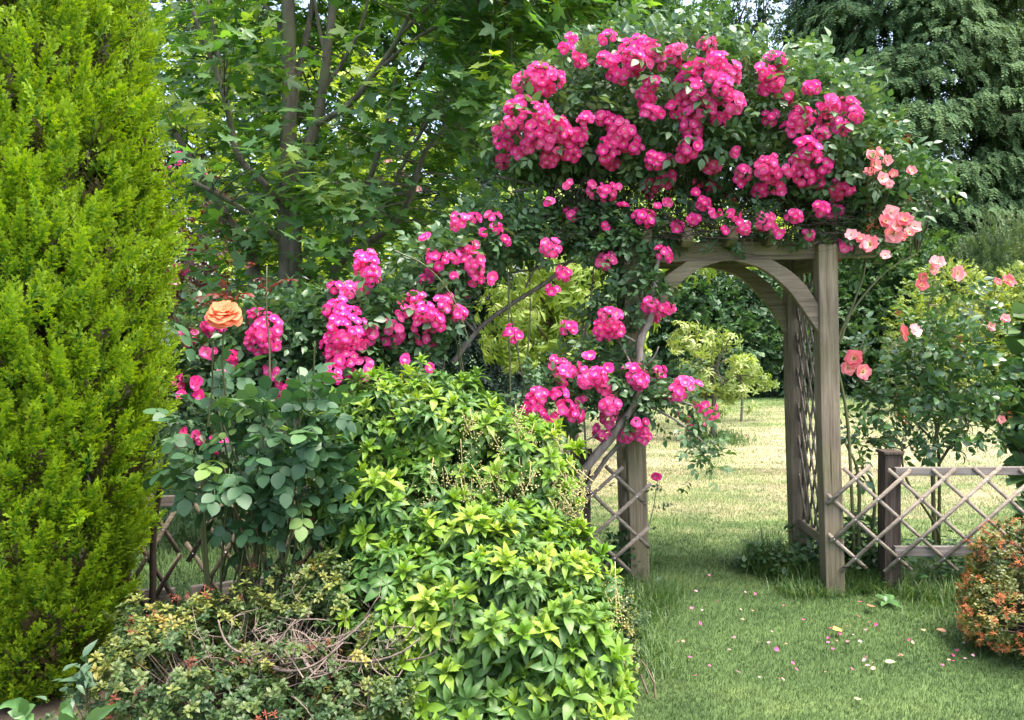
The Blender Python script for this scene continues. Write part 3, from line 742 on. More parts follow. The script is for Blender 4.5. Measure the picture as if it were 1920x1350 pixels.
def raceme(seed):
    r = random.Random(seed); parts = []; V, Fc = [], []
    for i in range(26):
        y = .05 + .9*r.random(); a = r.uniform(0, 6.28); q = r.uniform(.04, .30)
        parts.append((bell, rot('Y', a) @ rot('X', .7+r.uniform(-.3, .3))*.062, np.array([math.cos(a)*q, y, math.sin(a)*q])))
    return join(parts)
RAC = [raceme(s) for s in range(4)]
def pieris(name, label, blobs, nw, base, old_n, tip, panicles=None, young=.78):
    p = Plant(name, label, 'shrub', base); st = MB(); new = MB(); old = MB(); b = np.asarray(base, float)
    P, N, u = shell(blobs, nw*3, depth=.38, lump=.22, freq=7)
    k = min(nw, len(P)); P, N, u = P[:k], N[:k], u[:k]
    ax = nrm(N*.75 + UP*.75 + rnd_dir(k)*.3)
    isnew = (u < .62) & (rng.random(k) < young)
    sz = rng.uniform(.052, .088, k)*tip
    scatter(new, WN, P[isnew], frames(ax[isnew], rnd_dir(isnew.sum())), sz[isnew], np.clip(rng.normal(.5, .28, isnew.sum()), 0, 1))
    # older leaves right below every shoot tip
    scatter(old, WO, P - ax*(.045+.03*rng.random((k, 1))), frames(ax, rnd_dir(k)), sz*1.02, np.clip(rng.normal(.6, .25, k), 0, 1))
    scatter(old, WN, P[~isnew], frames(ax[~isnew], rnd_dir((~isnew).sum())), sz[~isnew], np.clip(rng.normal(.6, .25, (~isnew).sum()), 0, 1))
    P2, N2, _ = shell(blobs, old_n, depth=.55, lump=.1)
    scatter(old, WO, P2, frames(nrm(N2+UP*.4+rnd_dir(len(P2))*.5), rnd_dir(len(P2))), .085*tip, rng.random(len(P2))*.5)
    for i in range(0, k, 3):
        tube(st, arc(b + [rng.normal()*.05, rng.normal()*.05, .02], P[i] - ax[i]*.02, -N[i]*.10 + UP*.05, 6), .009, .002, 4)
    p.part('stems', st, M_TWIG, True); p.part('old_leaves', old, M_POLD); p.part('young_leaves', new, M_PNEW)
    if panicles is not None:
        for c, r, m in panicles:
            m = max(2, int(m*.72)); c = np.asarray(c); q = c + rng.normal(size=(m, 3))*np.asarray(r)
            d = nrm(np.c_[rng.normal(size=(m, 2))*.45 + [.15, -.25], -np.ones(m)])
            for i in range(m):
                fm = MB(); scatter(fm, RAC, q[i:i+1], frames(d[i:i+1], rnd_dir(1)), rng.uniform(.09, .15), rng.random())
                tube(fm, np.array([q[i] - d[i]*.02, q[i] + d[i]*.10]), .0022, .0015, 3, .3); p.part('flower_panicle', fm, M_CREAM)
    return p
def E(px, py, Y, rx, ry, rz):
    return (*W(px, py, Y), rx, ry, rz)
pieris('pieris_bush', 'rounded evergreen bush with fresh lime whorls and drooping cream flower heads, behind the lower bush',
       [E(800, 800, 3.85, .44, .42, .26), E(720, 850, 3.8, .34, .36, .34), E(870, 860, 3.8, .40, .4, .33), E(980, 900, 3.85, .26, .33, .30), E(850, 980, 3.8, .56, .45, .42), E(680, 960, 3.65, .25, .33, .40), E(760, 960, 3.5, .36, .3, .22), E(930, 980, 3.55, .34, .28, .16), (-.25, 3.85, .3, .62, .45, .5)],
       1100, (-.28, 3.9, 0), 700, 1.0,
       [(W(1020, 915, 3.55), (.09, .06, .07), 34), (W(965, 880, 3.5), (.08, .06, .06), 24), (W(985, 810, 3.6), (.07, .06, .05), 14), (W(880, 790, 3.45), (.07, .06, .05), 12), (W(905, 900, 3.4), (.07, .05, .05), 16), (W(1060, 930, 3.6), (.04, .05, .06), 14), (W(830, 970, 3.42), (.07, .05, .03), 8), (W(850, 880, 3.42), (.09, .05, .05), 8), (W(670, 960, 3.42), (.03, .05, .03), 3)])
pieris('pieris_bush', 'lower evergreen bush with big glossy green whorls beside the mown grass, nearest to the viewer',
       [E(880, 1080, 3.3, .48, .40, .26), E(960, 1030, 3.4, .30, .32, .20), E(800, 1030, 3.4, .30, .3, .18), E(880, 1140, 3.25, .54, .42, .30), E(760, 1130, 3.2, .28, .36, .26), E(1040, 1110, 3.3, .24, .34, .26), E(900, 1230, 3.15, .52, .46, .36), E(1060, 1230, 3.2, .26, .36, .34), E(1010, 1320, 3.05, .32, .36, .26), (-.12, 3.15, .18, .52, .42, .26)],
       960, (-.1, 3.25, 0), 700, 1.06, [(W(1150, 1085, 3.15), (.015, .05, .05), 7), (W(1140, 1130, 3.1), (.02, .05, .03), 4), (W(1000, 1165, 2.85), (.05, .03, .03), 4)])

# ================================================================== small-leaved azaleas
M_AZB = leaf_mat('bronze_azalea_leaf', [(.06, .085, .02), (.13, .14, .03), (.26, .17, .045), (.36, .16, .05)], rough=.4, trans=.25, spec=.4)
M_AZ = leaf_mat('azalea_leaf', [(.030, .066, .022), (.065, .105, .03), (.165, .185, .045), (.26, .19, .05)], rough=.45, trans=.25, spec=.3)
M_RED = leaf_mat('withered_red_flower', [(.11, .025, .018), (.20, .05, .028), (.28, .09, .045)], rough=.8, trans=.2, tint=(1.2, .8, .5))
M_RUST = leaf_mat('withered_flower', [(.20, .045, .02), (.38, .115, .035), (.52, .21, .08)], rough=.8, trans=.2, tint=(1.2, .8, .5))
M_DEADTW = bark_mat('bare_twig', (.085, .062, .048), (.25, .20, .165), scale=40)
AZW = [whorl(7, .27, .75, s+40, .2) for s in range(4)]; WITH = [whorl(7, .12, .9, s+60, .1) for s in range(3)]
def azalea(label, blobs, base, n, rust_n, bare=0, leafsize=.03, rustlow=True, skew=1.0, bare_at=None):
    p = Plant('azalea_bush', label, 'shrub', base); b = np.asarray(base, float); st, lv, fl = MB(), MB(), MB(); LL = Lump(9)
    P, N, u = shell(blobs, n, depth=.35, lump=.36, L=LL); k = len(P)
    if bare_at is not None:
        q = np.linalg.norm((P - bare_at[0])/np.asarray(bare_at[1]), axis=1); kp = (q > 1) | (rng.random(k) < .38); P, N, u = P[kp], N[kp], u[kp]; k = len(P)
    CL = Lump(5)
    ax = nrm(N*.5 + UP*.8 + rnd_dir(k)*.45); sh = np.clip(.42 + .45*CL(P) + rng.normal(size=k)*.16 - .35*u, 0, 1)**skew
    # each shoot carries several rosettes
    for o in range(3):
        off = rnd_dir(k)*rng.uniform(.0, .035, (k, 1))
        scatter(lv, AZW, P+off, frames(nrm(ax+rnd_dir(k)*.4), rnd_dir(k)), leafsize*rng.uniform(.75, 1.25, k), np.clip(sh + rng.normal(size=k)*.08, 0, 1))
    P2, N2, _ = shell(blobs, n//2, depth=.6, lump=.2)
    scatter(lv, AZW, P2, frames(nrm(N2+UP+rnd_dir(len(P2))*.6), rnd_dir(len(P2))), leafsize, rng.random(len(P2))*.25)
    P3, N3, u3 = shell(blobs, max(rust_n, 8), depth=.04, lump=.36, L=LL, cull=1.0); P3 = P3 + N3*.012; L2 = Lump(6); kp = L2(P3) > (-.35 if rust_n > 1000 else -.15); P3, N3 = P3[kp], N3[kp]
    for o in range(3):
        scatter(fl, WITH, P3+rnd_dir(len(P3))*.015, frames(nrm(N3*.5+UP*.6+rnd_dir(len(P3))*.6), rnd_dir(len(P3))), leafsize*rng.uniform(.4, .75, len(P3)), rng.random(len(P3)))
    for i in range(0, k, 6): tube(st, arc(b+[rng.normal()*.08, rng.normal()*.06, .02], P[i], -N[i]*.12+rng.normal(size=3)*.05, 6), .006, .0015, 4)
    p.part('stems', st, M_TWIG, True); p.part('leaves', lv, M_AZB if rust_n > 1000 else M_AZ); p.part('withered_flowers', fl, M_RUST if rust_n > 1000 else M_RED) if rust_n else None
    if bare:
        bt = MB(); c, r = np.asarray(bare_at[0]), np.asarray(bare_at[1])
        for i in range(bare):
            s = c + rng.normal(size=3)*r*.45 + [0, .08, -.10]; e = s + nrm(rng.normal(size=3)*[1, .7, .5]+[0, -.25, .45])*rng.uniform(.08, .22)
            pth = arc(s, e, rng.normal(size=3)*.03, 5); tube(bt, pth, .0035, .0012, 3, rng.random())
            for q in range(4):
                a = pth[rng.integers(1, 5)]; tube(bt, np.array([a, a + nrm(rng.normal(size=3)+[0, -.2, .4])*rng.uniform(.03, .08)]), .0016, .0008, 3, rng.random())
        for i in range(7):
            s = c + np.clip(rng.normal(size=3), -1, 1)*r*[.5, .3, .3] + [0, 0, -.05]; e = s + np.array([rng.uniform(-.35, .35), rng.uniform(-.15, 0), rng.uniform(-.02, .14)])
            tube(bt, arc(s, e, [rng.normal()*.05, -.03, -.07], 9), .006, .0025, 5, .9)
        p.part('bare_twigs', bt, M_DEADTW, True)
    return p
azalea('sprawling bush with bare grey twigs and withered red flowers, below the golden conifer',
       [E(330, 1270, 2.75, .26, .26, .20), E(260, 1200, 2.95, .12, .16, .13), E(400, 1200, 2.9, .24, .22, .14), E(560, 1190, 3.0, .22, .2, .13), E(540, 1110, 3.15, .16, .16, .09), E(620, 1110, 3.1, .13, .16, .12), E(600, 1300, 2.65, .30, .22, .14), E(400, 1330, 2.55, .26, .2, .12), E(250, 1240, 2.9, .12, .15, .10), E(720, 1200, 2.85, .10, .12, .09), E(700, 1290, 2.72, .16, .15, .10), (-1.0, 2.85, .12, .55, .4, .32)],
       (-.95, 2.85, 0), 1600, 520, 110, .028, bare_at=(W(575, 1205, 2.74), (.44, .26, .085)))
azalea('dense low bush covered in rusty orange withered flowers, in front of the right fence',
       [E(1910, 1060, 4.05, .24, .26, .18), E(1870, 1110, 4.0, .17, .2, .15), E(1935, 1160, 3.85, .28, .28, .20), E(1900, 1180, 3.9, .2, .2, .12), (2.80, 3.95, .12, .33, .3, .22), (3.0, 4.0, .35, .4, .35, .4)],
       (2.75, 3.95, 0), 1500, 2100, 0, .026, skew=1.1)
azalea('narrow dark shrub with brownish tips, between the big green bush and the mown grass',
       [E(1150, 1150, 3.55, .12, .16, .16), E(1160, 1240, 3.45, .10, .15, .16), (.42, 3.5, .12, .13, .16, .14)], (.42, 3.52, 0), 520, 0, 0, .022, skew=1.2)

# ================================================================== roses
M_RLEAF = leaf_mat('rose_leaf', [(.034, .082, .036), (.058, .125, .052), (.09, .165, .07), (.14, .22, .075)], rough=.40, trans=.28, spec=.42)
M_BLUE = leaf_mat('blue_green_rose_leaf', [(.024, .068, .030), (.038, .098, .040), (.060, .135, .052), (.13, .22, .05)], rough=.5, trans=.24, tint=(1.2, 1.3, .5), spec=.45)
M_CANE = leaf_mat('green_cane', [(.045, .05, .02), (.085, .10, .035), (.10, .075, .04)], rough=.55, trans=0)
M_CANEB = bark_mat('old_cane', (.085, .07, .058), (.26, .225, .20), scale=26, bump=.6)
M_DARKCANE = bark_mat('dark_cane', (.018, .014, .010), (.055, .042, .032), scale=20)
M_PINK = petal_mat('cerise_petal', [(0, (.62, .38, .03)), (.07, (.75, .60, .20)), (.11, (.88, .72, .70)), (.25, (.88, .50, .68)), (.40, (.88, .085, .39)), (1, (.87, .032, .31))], trans=.35, vary=.55, pale=(.92, .30, .54))
M_SALM = petal_mat('salmon_petal', [(0, (.45, .24, .03)), (.09, (.80, .50, .10)), (.22, (.90, .52, .32)), (.5, (.87, .26, .29)), (1, (.85, .20, .26))], trans=.35, vary=.7, pale=(.93, .56, .58))
M_PEACH = petal_mat('peach_petal', [(0, (.66, .095, .025)), (.3, (.70, .14, .045)), (1, (.74, .20, .095))], trans=.35, vary=.15, pale=(.78, .31, .18))
M_REDL = leaf_mat('young_red_leaf', [(.08, .020, .020), (.15, .032, .022), (.075, .04, .04)], rough=.32, trans=.35, tint=(1.4, .6, .4), spec=.5)
RL = [pinnate(2, .31, .42, .3, s) for s in range(4)] + [pinnate(3, .27, .36, .35, s+9) for s in range(2)]
FLW = [flower(s, 5, 3 + s % 4, cup=.18+.06*(s % 4), ruffle=.10) for s in range(8)]; FLS = [flower(s+30, 5, 2 + s % 3, cup=.3, pw=.95, ruffle=.09, disc=.12) for s in range(4)]
def truss(centres, N, fsize, tmpls, mb, stalk=None, spread=1.0):
    """open roses packed over little domes"""
    for (c, r), nd in zip(centres, N):
        c = np.asarray(c); r = r*1.08; m = max(1, int(round(2.2*(r/fsize)**2)))
        if m <= 2:
            d = nrm(nd + rnd_dir(m)*.35); P = c + rnd_dir(m)*fsize*.6*(m > 1)
        else:
            i = np.arange(m*2) + .5; ph = np.arccos(1 - 2*i/(m*2)); th = i*2.399963
            d = np.stack([np.cos(th)*np.sin(ph), np.sin(th)*np.sin(ph), np.cos(ph)], -1)
            d = nrm(d + rnd_dir(len(d))*.22); d = d[d @ nd > -.25]
            P = c + d*(r*.86*rng.uniform(.72, 1.22, (len(d), 1)))
            d = nrm(d*.75 + nd*.45 + rnd_dir(len(d))*.22)
        k = len(P); scatter(mb, tmpls, P, frames(d, rnd_dir(k)), fsize*rng.uniform(.70, 1.18, k), np.clip(rng.random() * .5 + rng.random(k)*.5, 0, 1))
        if stalk is not None:
            for q in range(k): tube(stalk, np.array([P[q], (P[q]+c)/2 - nd*r*.2, c - nd*(r*.9+.02)]), .0012, .0016, 3, .4)

def front_hit(blobs, px, py, dflt, lim=None):
    """depth at which the sight line through a pixel first meets the plant's foliage"""
    best = None; d = W(px, py, 1.0) - np.array([0, 0, EYE])
    for b in blobs:
        c, r = np.array(b[:3]) - [0, 0, EYE], np.array(b[3:6])
        A = ((d/r)**2).sum(); Bq = -2*(d*c/r**2).sum(); Cq = ((c/r)**2).sum() - 1; D = Bq*Bq - 4*A*Cq
        if D > 0:
            s = (-Bq - math.sqrt(D))/(2*A)
            if best is None or s < best: best = s
    return dflt if best is None else best

def rose_flowers(plant, lst, blobs, dflt, fsize, tmpls, mat, name='flower_cluster', merge=.85, top=95, push=0.0, centre=None, mat2=None):
    items = []
    for px, py, r in lst:
        Y = front_hit(blobs, px, py, dflt) - push + rng.normal()*.03
        c = W(px, py, Y); R = r/F*Y
        best = None; bd = 9
        for b in blobs:
            q = (c - np.array(b[:3]))/np.array(b[3:6]); n_ = np.linalg.norm(q)
            if n_ < bd: bd = n_; best = nrm(q/np.array(b[3:6]))
        nd = nrm((best if best is not None else np.array([0, -1, .2]))*.5 + np.array([0, -.75, .28]))
        items.append([c, R, nd])
    par = list(range(len(items)))
    def find(a):
        while par[a] != a: a = par[a]
        return a
    size = {i: 1 for i in par}
    for i in range(len(items)):
        for j in range(i):
            if np.linalg.norm(items[i][0]-items[j][0]) < merge*(items[i][1]+items[j][1]):
                a, b = find(i), find(j)
                if a != b and size[a] + size[b] <= 6: par[a] = b; size[b] += size[a]
    grp = {}
    for i in range(len(items)): grp.setdefault(find(i), []).append(i)
    gl = sorted(grp.values(), key=lambda g_: -sum(items[i][1]**2 for i in g_))
    extra = MB(); 
    for k, g_ in enumerate(gl):
        mb = MB() if k < top else extra; sk = MB()
        truss([(items[i][0], items[i][1]) for i in g_], [items[i][2] for i in g_], fsize, tmpls, mb, sk)
        if k < top:
            f = plant.part(name, mb, mat)
            plant.part('stalks', sk, M_CANE, parent=f)
    if extra.n:
        e = plant.part('small_flowers', extra, mat); e['kind'] = 'stuff'
    return [it[0] for it in items]

def rose_foliage(mb, blobs, n, size, depth=.45, lump=.16, nup=.55, bright=.0, keep_fn=None):
    P, N, u = shell(blobs, n, depth=depth, lump=lump, freq=7)
    if keep_fn is not None: k = keep_fn(P); P, N, u = P[k], N[k], u[k]
    CL = Lump(4); sh = np.clip(.42 + .22*CL(P) + rng.normal(size=len(P))*.16 + bright, 0, 1)
    scatter(mb, RL, P, leaf_frames(N, .55, .25, .8, nup), size*rng.uniform(.7, 1.25, len(P)), sh)
    return P, N

# ---- climbing rose over the arch
AB = [E(1005, 245, 5.0, .26, .38, .26), E(1075, 205, 5.1, .36, .46, .32), E(1190, 180, 5.1, .42, .52, .34), E(1320, 195, 5.1, .50, .55, .36), E(1450, 215, 5.1, .42, .52, .36), E(1550, 280, 5.05, .32, .46, .36), E(1600, 330, 5.1, .18, .38, .32), E(1250, 270, 5.1, .50, .50, .30), E(1430, 300, 5.1, .46, .50, .30), E(1100, 270, 5.1, .40, .42, .20), E(960, 270, 5.0, .12, .25, .16)]
ABL = [E(1590, 430, 5.0, .18, .25, .20), E(1130, 440, 5.05, .30, .30, .14), E(1060, 420, 5.1, .20, .25, .12), E(1180, 480, 4.85, .17, .16, .22), E(1215, 550, 4.75, .12, .10, .12)]
MID = [E(1150, 590, 4.85, .16, .20, .22), E(1110, 700, 4.75, .24, .18, .20), E(1040, 760, 4.7, .22, .20, .16), E(1180, 740, 4.72, .17, .15, .2), E(1265, 730, 4.7, .13, .12, .09)]
cr = Plant('climbing_rose', 'climbing rose with masses of cerise pink blooms over the top of the wooden arch', 'rose', (.58, 4.62, 0))
cane, twig, lv = MB(), MB(), MB()
main = smooth_path([(.42, 4.66, 0.0), W(1060, 980, 4.66), W(1092, 890, 4.66), W(1150, 815, 4.64), W(1192, 750, 4.64), W(1200, 690, 4.65), W(1201, 640, 4.67), W(1222, 590, 4.69), W(1228, 530, 4.74), W(1235, 470, 4.8), W(1250, 400, 4.95)], 6)
tube(cane, main, np.interp(np.linspace(0, 1, len(main)), [0, .3, .7, 1], [.030, .026, .020, .014]), None, 7, knob=.12)
m2 = smooth_path([(.44, 4.72, 0), W(1085, 960, 4.7), W(1130, 870, 4.7), W(1155, 840, 4.68), W(1180, 800, 4.66)], 5); tube(cane, m2, .016, .012, 6, knob=.12)
for a, b, s in ((W(1192, 700, 4.65), W(1130, 590, 4.7), (0, 0, .03)), (W(1190, 640, 4.66), W(1130, 615, 4.7), (0, 0, .02)), (W(1100, 860, 4.7), W(1085, 640, 4.8), (.0, 0, 0)), (W(1060, 850, 4.7), W(1105, 590, 4.85), (-.03, 0, 0)), (W(1090, 650, 4.8), W(1115, 470, 5.0), (.03, 0, 0)), (W(1205, 690, 4.64), W(1235, 650, 4.6), (.02, 0, -.02)), (W(1200, 745, 4.64), W(1300, 760, 4.6), (0, 0, .03)), (W(1210, 760, 4.64), W(1330, 840, 4.55), (0, -.03, .06)), (W(1160, 800, 4.66), W(1060, 850, 4.6), (0, 0, .03))):
    tube(cane, arc(a, b, s, 8), .007, .004, 5, rng.random(), knob=.08)
# long canes from the base of the canopy to the rambler side
for pts, r in (([(850, 680), (900, 615), (960, 570), (1030, 525), (1080, 480), (1150, 450)], .016), ([(880, 560), (930, 520), (1000, 505), (1090, 490), (1160, 500)], .008), ([(870, 600), (895, 625), (880, 590), (860, 560)], .009), ([(900, 500), (990, 480), (1060, 430), (1130, 380)], .008), ([(930, 330), (1000, 345), (1080, 355), (1150, 380)], .009), ([(960, 360), (1040, 350), (1120, 390), (1200, 430)], .008), ([(985, 540), (1010, 480), (1000, 420), (975, 350)], .007)):
    p3 = smooth_path([W(x, y, 4.95 + .02*i) for i, (x, y) in enumerate(pts)], 5); tube(cane, p3, r, r*.6, 6, rng.random(), knob=.1)
# thicket of thin dark twigs under the canopy
for i in range(420):
    px, py = rng.uniform(1020, 1560), rng.uniform(360, 452); s = W(px, py, rng.uniform(4.75, 5.6))
    e = W(px + rng.normal()*90, py - rng.uniform(30, 190), rng.uniform(4.75, 5.5))
    tube(twig, arc(s, e, rng.normal(size=3)*.12, 6), rng.uniform(.002, .006), .0015, 3, rng.random())
for i in range(170):
    px = rng.uniform(1020, 1640); s = W(px, 440+rng.normal()*8, rng.uniform(4.75, 5.6)); e = s + np.array([rng.normal()*.3, rng.normal()*.15, rng.normal()*.07+.03])
    tube(twig, arc(s, e, rng.normal(size=3)*.06, 6), rng.uniform(.002, .005), .0015, 3, rng.random())
rose_foliage(lv, AB, 4300, .138, depth=.5, lump=.32, bright=.12)
rose_foliage(lv, ABL, 700, .115, depth=.7)
UNDER = [E(1135, 480, 4.74, .16, .10, .10), E(1185, 455, 4.74, .14, .10, .08), E(1280, 420, 4.85, .26, .16, .10), E(1400, 425, 4.85, .24, .16, .10), E(1510, 430, 4.85, .20, .16, .10), E(1220, 440, 4.8, .14, .12, .10)]
rose_foliage(lv, UNDER, 230, .11, depth=.9, lump=.3)
for i in range(150):
    px, py = rng.uniform(1190, 1570), rng.uniform(400, 450); s = W(px, py, rng.uniform(4.66, 4.8)); e = s + np.array([rng.normal()*.22, rng.normal()*.04, rng.normal()*.06])
    tube(twig, arc(s, e, rng.normal(size=3)*.05, 6), rng.uniform(.002, .005), .0015, 3, rng.random())
rose_foliage(lv, MID, 620, .115, depth=.9, lump=.3)
# shoots standing above the canopy
for px, py, n in ((1340, 60, 26), (1370, 110, 20), (1130, 60, 16), (1510, 130, 24), (1560, 150, 16), (1090, 90, 18), (1240, 90, 10), (1400, 110, 14), (1310, 830, 30), (1280, 790, 14), (1230, 770, 14), (1325, 850, 16), (1600, 210, 16)):
    Y = 4.9 if py < 300 else 4.6; c = W(px, py, Y); P = c + rng.normal(size=(n, 3))*[.05, .05, .055]
    scatter(lv, RL, P, leaf_frames(rnd_dir(n), .5, .1, .8), rng.uniform(.08, .12, n), np.clip(rng.normal(.62, .2, n), 0, 1))
    if py < 300: tube(cane, arc(W(px+20, py+120, 5.0), W(px, py-15, Y), [.03, 0, .03], 6), .004, .002, 4)
# little sprig at the foot of the post
tube(cane, arc(W(1215, 990, 4.72), W(1233, 893, 4.7), [.02, 0, 0], 6), .003, .002, 4); P = np.array([W(1222, 950, 4.7), W(1245, 918, 4.7), W(1228, 915, 4.7), W(1238, 945, 4.7), W(1140, 915, 4.9), W(1135, 945, 4.9)])
scatter(lv, RL, P, leaf_frames(rnd_dir(6), .5, .1, .8), .07, .3)
cr.part('main_stems', cane, M_CANEB, True); cr.part('twigs', twig, M_DARKCANE); cr.part('leaves', lv, M_RLEAF)

FA = [(985,155,22),(1010,145,26),(1037,150,18),(1020,165,16),(981,191,10),(962,203,14),(955,228,12),(935,247,11),(957,265,18),(938,270,9),(973,288,9),(942,302,13),
(988,228,16),(1005,250,20),(990,275,12),(1022,215,10),(1030,260,26),(1050,245,20),(1068,285,18),(1030,295,18),(1045,230,12),(1085,255,16),(1072,74,9),(1061,91,9),(1085,112,12),(1097,125,8),(1140,70,14),
(1135,113,15),(1170,128,26),(1160,140,14),(1178,92,16),(1200,85,16),(1215,98,20),(1208,120,14),(1235,112,12),(1188,110,16),(1267,102,20),(1325,83,14),(1330,97,10),
(1220,155,15),(1212,178,15),(1215,190,12),(1217,210,14),(1232,212,14),(1290,140,20),(1305,125,18),(1280,160,18),(1345,115,18),(1360,140,24),(1355,160,18),(1335,145,14),
(1300,175,24),(1320,190,20),(1270,200,16),(1300,205,22),(1325,210,14),(1285,215,14),(1295,235,18),(1300,250,14),(1295,275,20),(1283,290,14),
(1150,230,16),(1165,245,20),(1155,265,22),(1140,280,20),(1180,270,16),(1150,305,12),(1195,278,10),(1100,225,14),(1130,220,12),(1227,300,16),(1375,190,18),(1380,205,10),(1345,185,10),
(1455,115,18),(1445,150,22),(1440,165,18),(1475,180,12),(1430,130,10),(1460,125,14),(1443,220,11),(1500,222,20),(1490,240,18),(1515,215,12),
(1500,300,16),(1520,285,18),(1505,330,18),(1530,335,16),(1478,318,9),(1545,310,14),(1437,310,20),(1445,325,14),(1395,322,14),(1387,343,9),(1425,358,12),
(1337,312,13),(1310,345,9),(1335,350,13),(1301,363,8),(1320,383,12),(1380,284,8),(1115,355,14),(1138,360,14),(1160,350,6),(1220,350,16),(1250,338,14),
(1166,388,8),(1229,389,8),(1207,410,16),(1065,345,7),(1027,378,8),(1070,402,11),(1138,424,8),(1376,404,10),(1393,425,11),(1435,413,18),(1355,432,8),(1370,376,9),
(1558,193,16),(1590,200,16),(1605,212,12),(1540,205,12),(1570,355,15),(1540,390,13),(1562,395,16),(1590,355,10),(1555,405,11),(1510,275,18),(1565,462,14),(1560,480,9),(1583,465,9),(1575,240,14),(1540,250,13),(1270,425,10),(1300,412,9),(1460,435,10),(1490,405,12),(1515,440,9),(1340,400,9),(1245,300,12),(1350,225,14),(1520,165,13),(1550,225,13),(1460,350,11),(1255,380,8),(1010,205,13)]
FM = [(1032,465,16),(1137,490,15),(1155,490,8),(1245,475,14),(1058,513,11),(1035,545,10),(958,627,16),(1066,615,14),(1143,590,17),(1135,612,18),(1155,620,15),(1130,625,14),(1220,570,11),(1240,580,13),(1225,590,13),(1253,578,9),
(1048,685,15),(1055,700,16),(1075,690,12),(1103,700,12),(1100,715,14),(1120,705,16),(1130,725,15),(1140,685,9),(1103,665,8),(1000,760,18),(990,775,14),(1010,740,13),(1030,785,16),(1050,740,15),(1031,733,8),(1060,765,12),(1080,775,14),(1090,750,9),
(1145,760,20),(1140,780,15),(1130,810,13),(1175,815,15),(1190,790,9),(1205,815,15),(1200,800,14),(1190,700,18),(1200,715,13),(1235,700,12),(1285,720,14),(1270,735,13),(1255,745,9),(1308,715,7),(1307,760,10),(1330,765,10),(1335,780,9),(1283,778,9),(1310,795,9),(1295,795,9),(1233,892,8)]
fc = rose_flowers(cr, FA + FM, AB + ABL + MID, 4.72, .0275, FLW, M_PINK, push=.055)

# ---- rambling rose along the fence, left
RB = [E(420, 660, 4.3, .22, .22, .22), E(520, 630, 4.35, .26, .26, .18), E(630, 620, 4.45, .26, .26, .20), E(720, 600, 4.55, .25, .26, .17), E(790, 590, 4.6, .20, .24, .17), E(840, 500, 4.75, .24, .26, .16), E(910, 450, 4.85, .22, .26, .15), E(990, 440, 4.95, .20, .24, .12), E(700, 680, 4.5, .30, .25, .12), E(600, 700, 4.4, .40, .25, .16), E(400, 760, 4.2, .24, .2, .25)]
rr = Plant('rambling_rose', 'rambling rose with cerise pink clusters trained low along the fence, behind the peach rose', 'rose', (-.6, 4.5, 0))
cane, lv = MB(), MB()
rose_foliage(lv, RB, 2800, .125, depth=.6, lump=.2)
for b in RB:
    for k in range(2):
        a = np.array([b[0]*.8-.1+rng.normal()*.25, 4.5, .02]); e = np.array(b[:3])+rng.normal(size=3)*.1; tube(cane, smooth_path([a, a*.6+e*.4+rng.normal(size=3)*.07, a*.25+e*.75+rng.normal(size=3)*.06, e], 4), .008, .003, 5, rng.random(), knob=.08)
for pts in ([(620, 560), (660, 535), (740, 555), (790, 575)], [(560, 560), (640, 548), (700, 540)], [(740, 470), (800, 500), (850, 560), (880, 640)]):
    tube(cane, smooth_path([W(x, y, 4.4) for x, y in pts]), .005, .003, 4, .4)
rr.part('canes', cane, M_CANE, True); rr.part('leaves', lv, M_RLEAF)
FR_ = [(685,490,20),(690,505,20),(700,530,12),(628,540,10),(660,545,17),(680,545,14),(670,560,16),(632,580,20),(650,620,32),(630,650,24),(665,635,22),(690,625,16),(640,670,22),(680,690,18),(655,595,16),
(500,615,26),(490,635,24),(480,595,14),(510,645,16),(355,632,14),(390,660,12),(400,610,20),(435,670,12),(338,717,14),(367,720,10),(372,738,10),(340,740,8),(475,695,12),(510,700,15),(530,730,20),(490,745,13),(455,765,9),(447,745,9),
(357,815,11),(370,825,9),(410,830,15),(330,845,8),(610,745,11),(625,705,15),(640,708,11),(808,475,10),(820,490,17),(815,510,13),(850,480,12),(880,465,13),(870,475,12),(890,495,18),(893,520,13),(848,516,9),(800,523,9),(923,524,9),(865,548,12),
(780,560,13),(800,585,18),(760,580,17),(790,610,15),(830,575,15),(860,590,14),(815,600,18),(790,635,11),(810,640,10),(740,610,15),(745,630,11),(730,640,13),(835,560,13),(758,670,8),(805,690,7),(720,715,8),(795,440,9),(860,415,13),(890,410,9),(925,410,11),(930,430,10),(905,435,7),(950,450,8),(570,975,12),(545,960,7),(420,690,9)]
rose_flowers(rr, FR_, RB, 4.4, .0275, FLW, M_PINK, push=.04)

# ---- peach rose with large blue-green leaves
pr = Plant('peach_rose_bush', 'rose bush with large blue-green leaves and one big peach bloom beside the golden conifer', 'rose', (-1.12, 3.5, 0))
st, lv, red = MB(), MB(), MB()
PB = [E(400, 715, 3.15, .15, .16, .10), E(520, 745, 3.2, .22, .18, .09), E(420, 830, 3.2, .22, .2, .24), E(540, 820, 3.25, .26, .2, .22), E(590, 760, 3.2, .13, .15, .14), E(480, 920, 3.3, .24, .2, .15), E(560, 930, 3.3, .18, .16, .16), E(350, 860, 3.25, .11, .14, .11), E(530, 1000, 3.35, .16, .15, .07)]
P, N, u = shell(PB, 330, depth=.8, lump=.25)
kf = np.ones(len(P), bool); qx = 960+P[:, 0]/P[:, 1]*F; qy = 610-(P[:, 2]-EYE)/P[:, 1]*F
for fx, fy, fr_ in FR_:
    if fx < 640: kf &= ~(np.hypot(qx-fx, qy-fy) < fr_*(2.0 if fy > 660 else 1.5))
P, N, u = P[kf], N[kf], u[kf]
PL = [pinnate(2, .40, .42, .22, s+70, rounder=True) for s in range(4)]
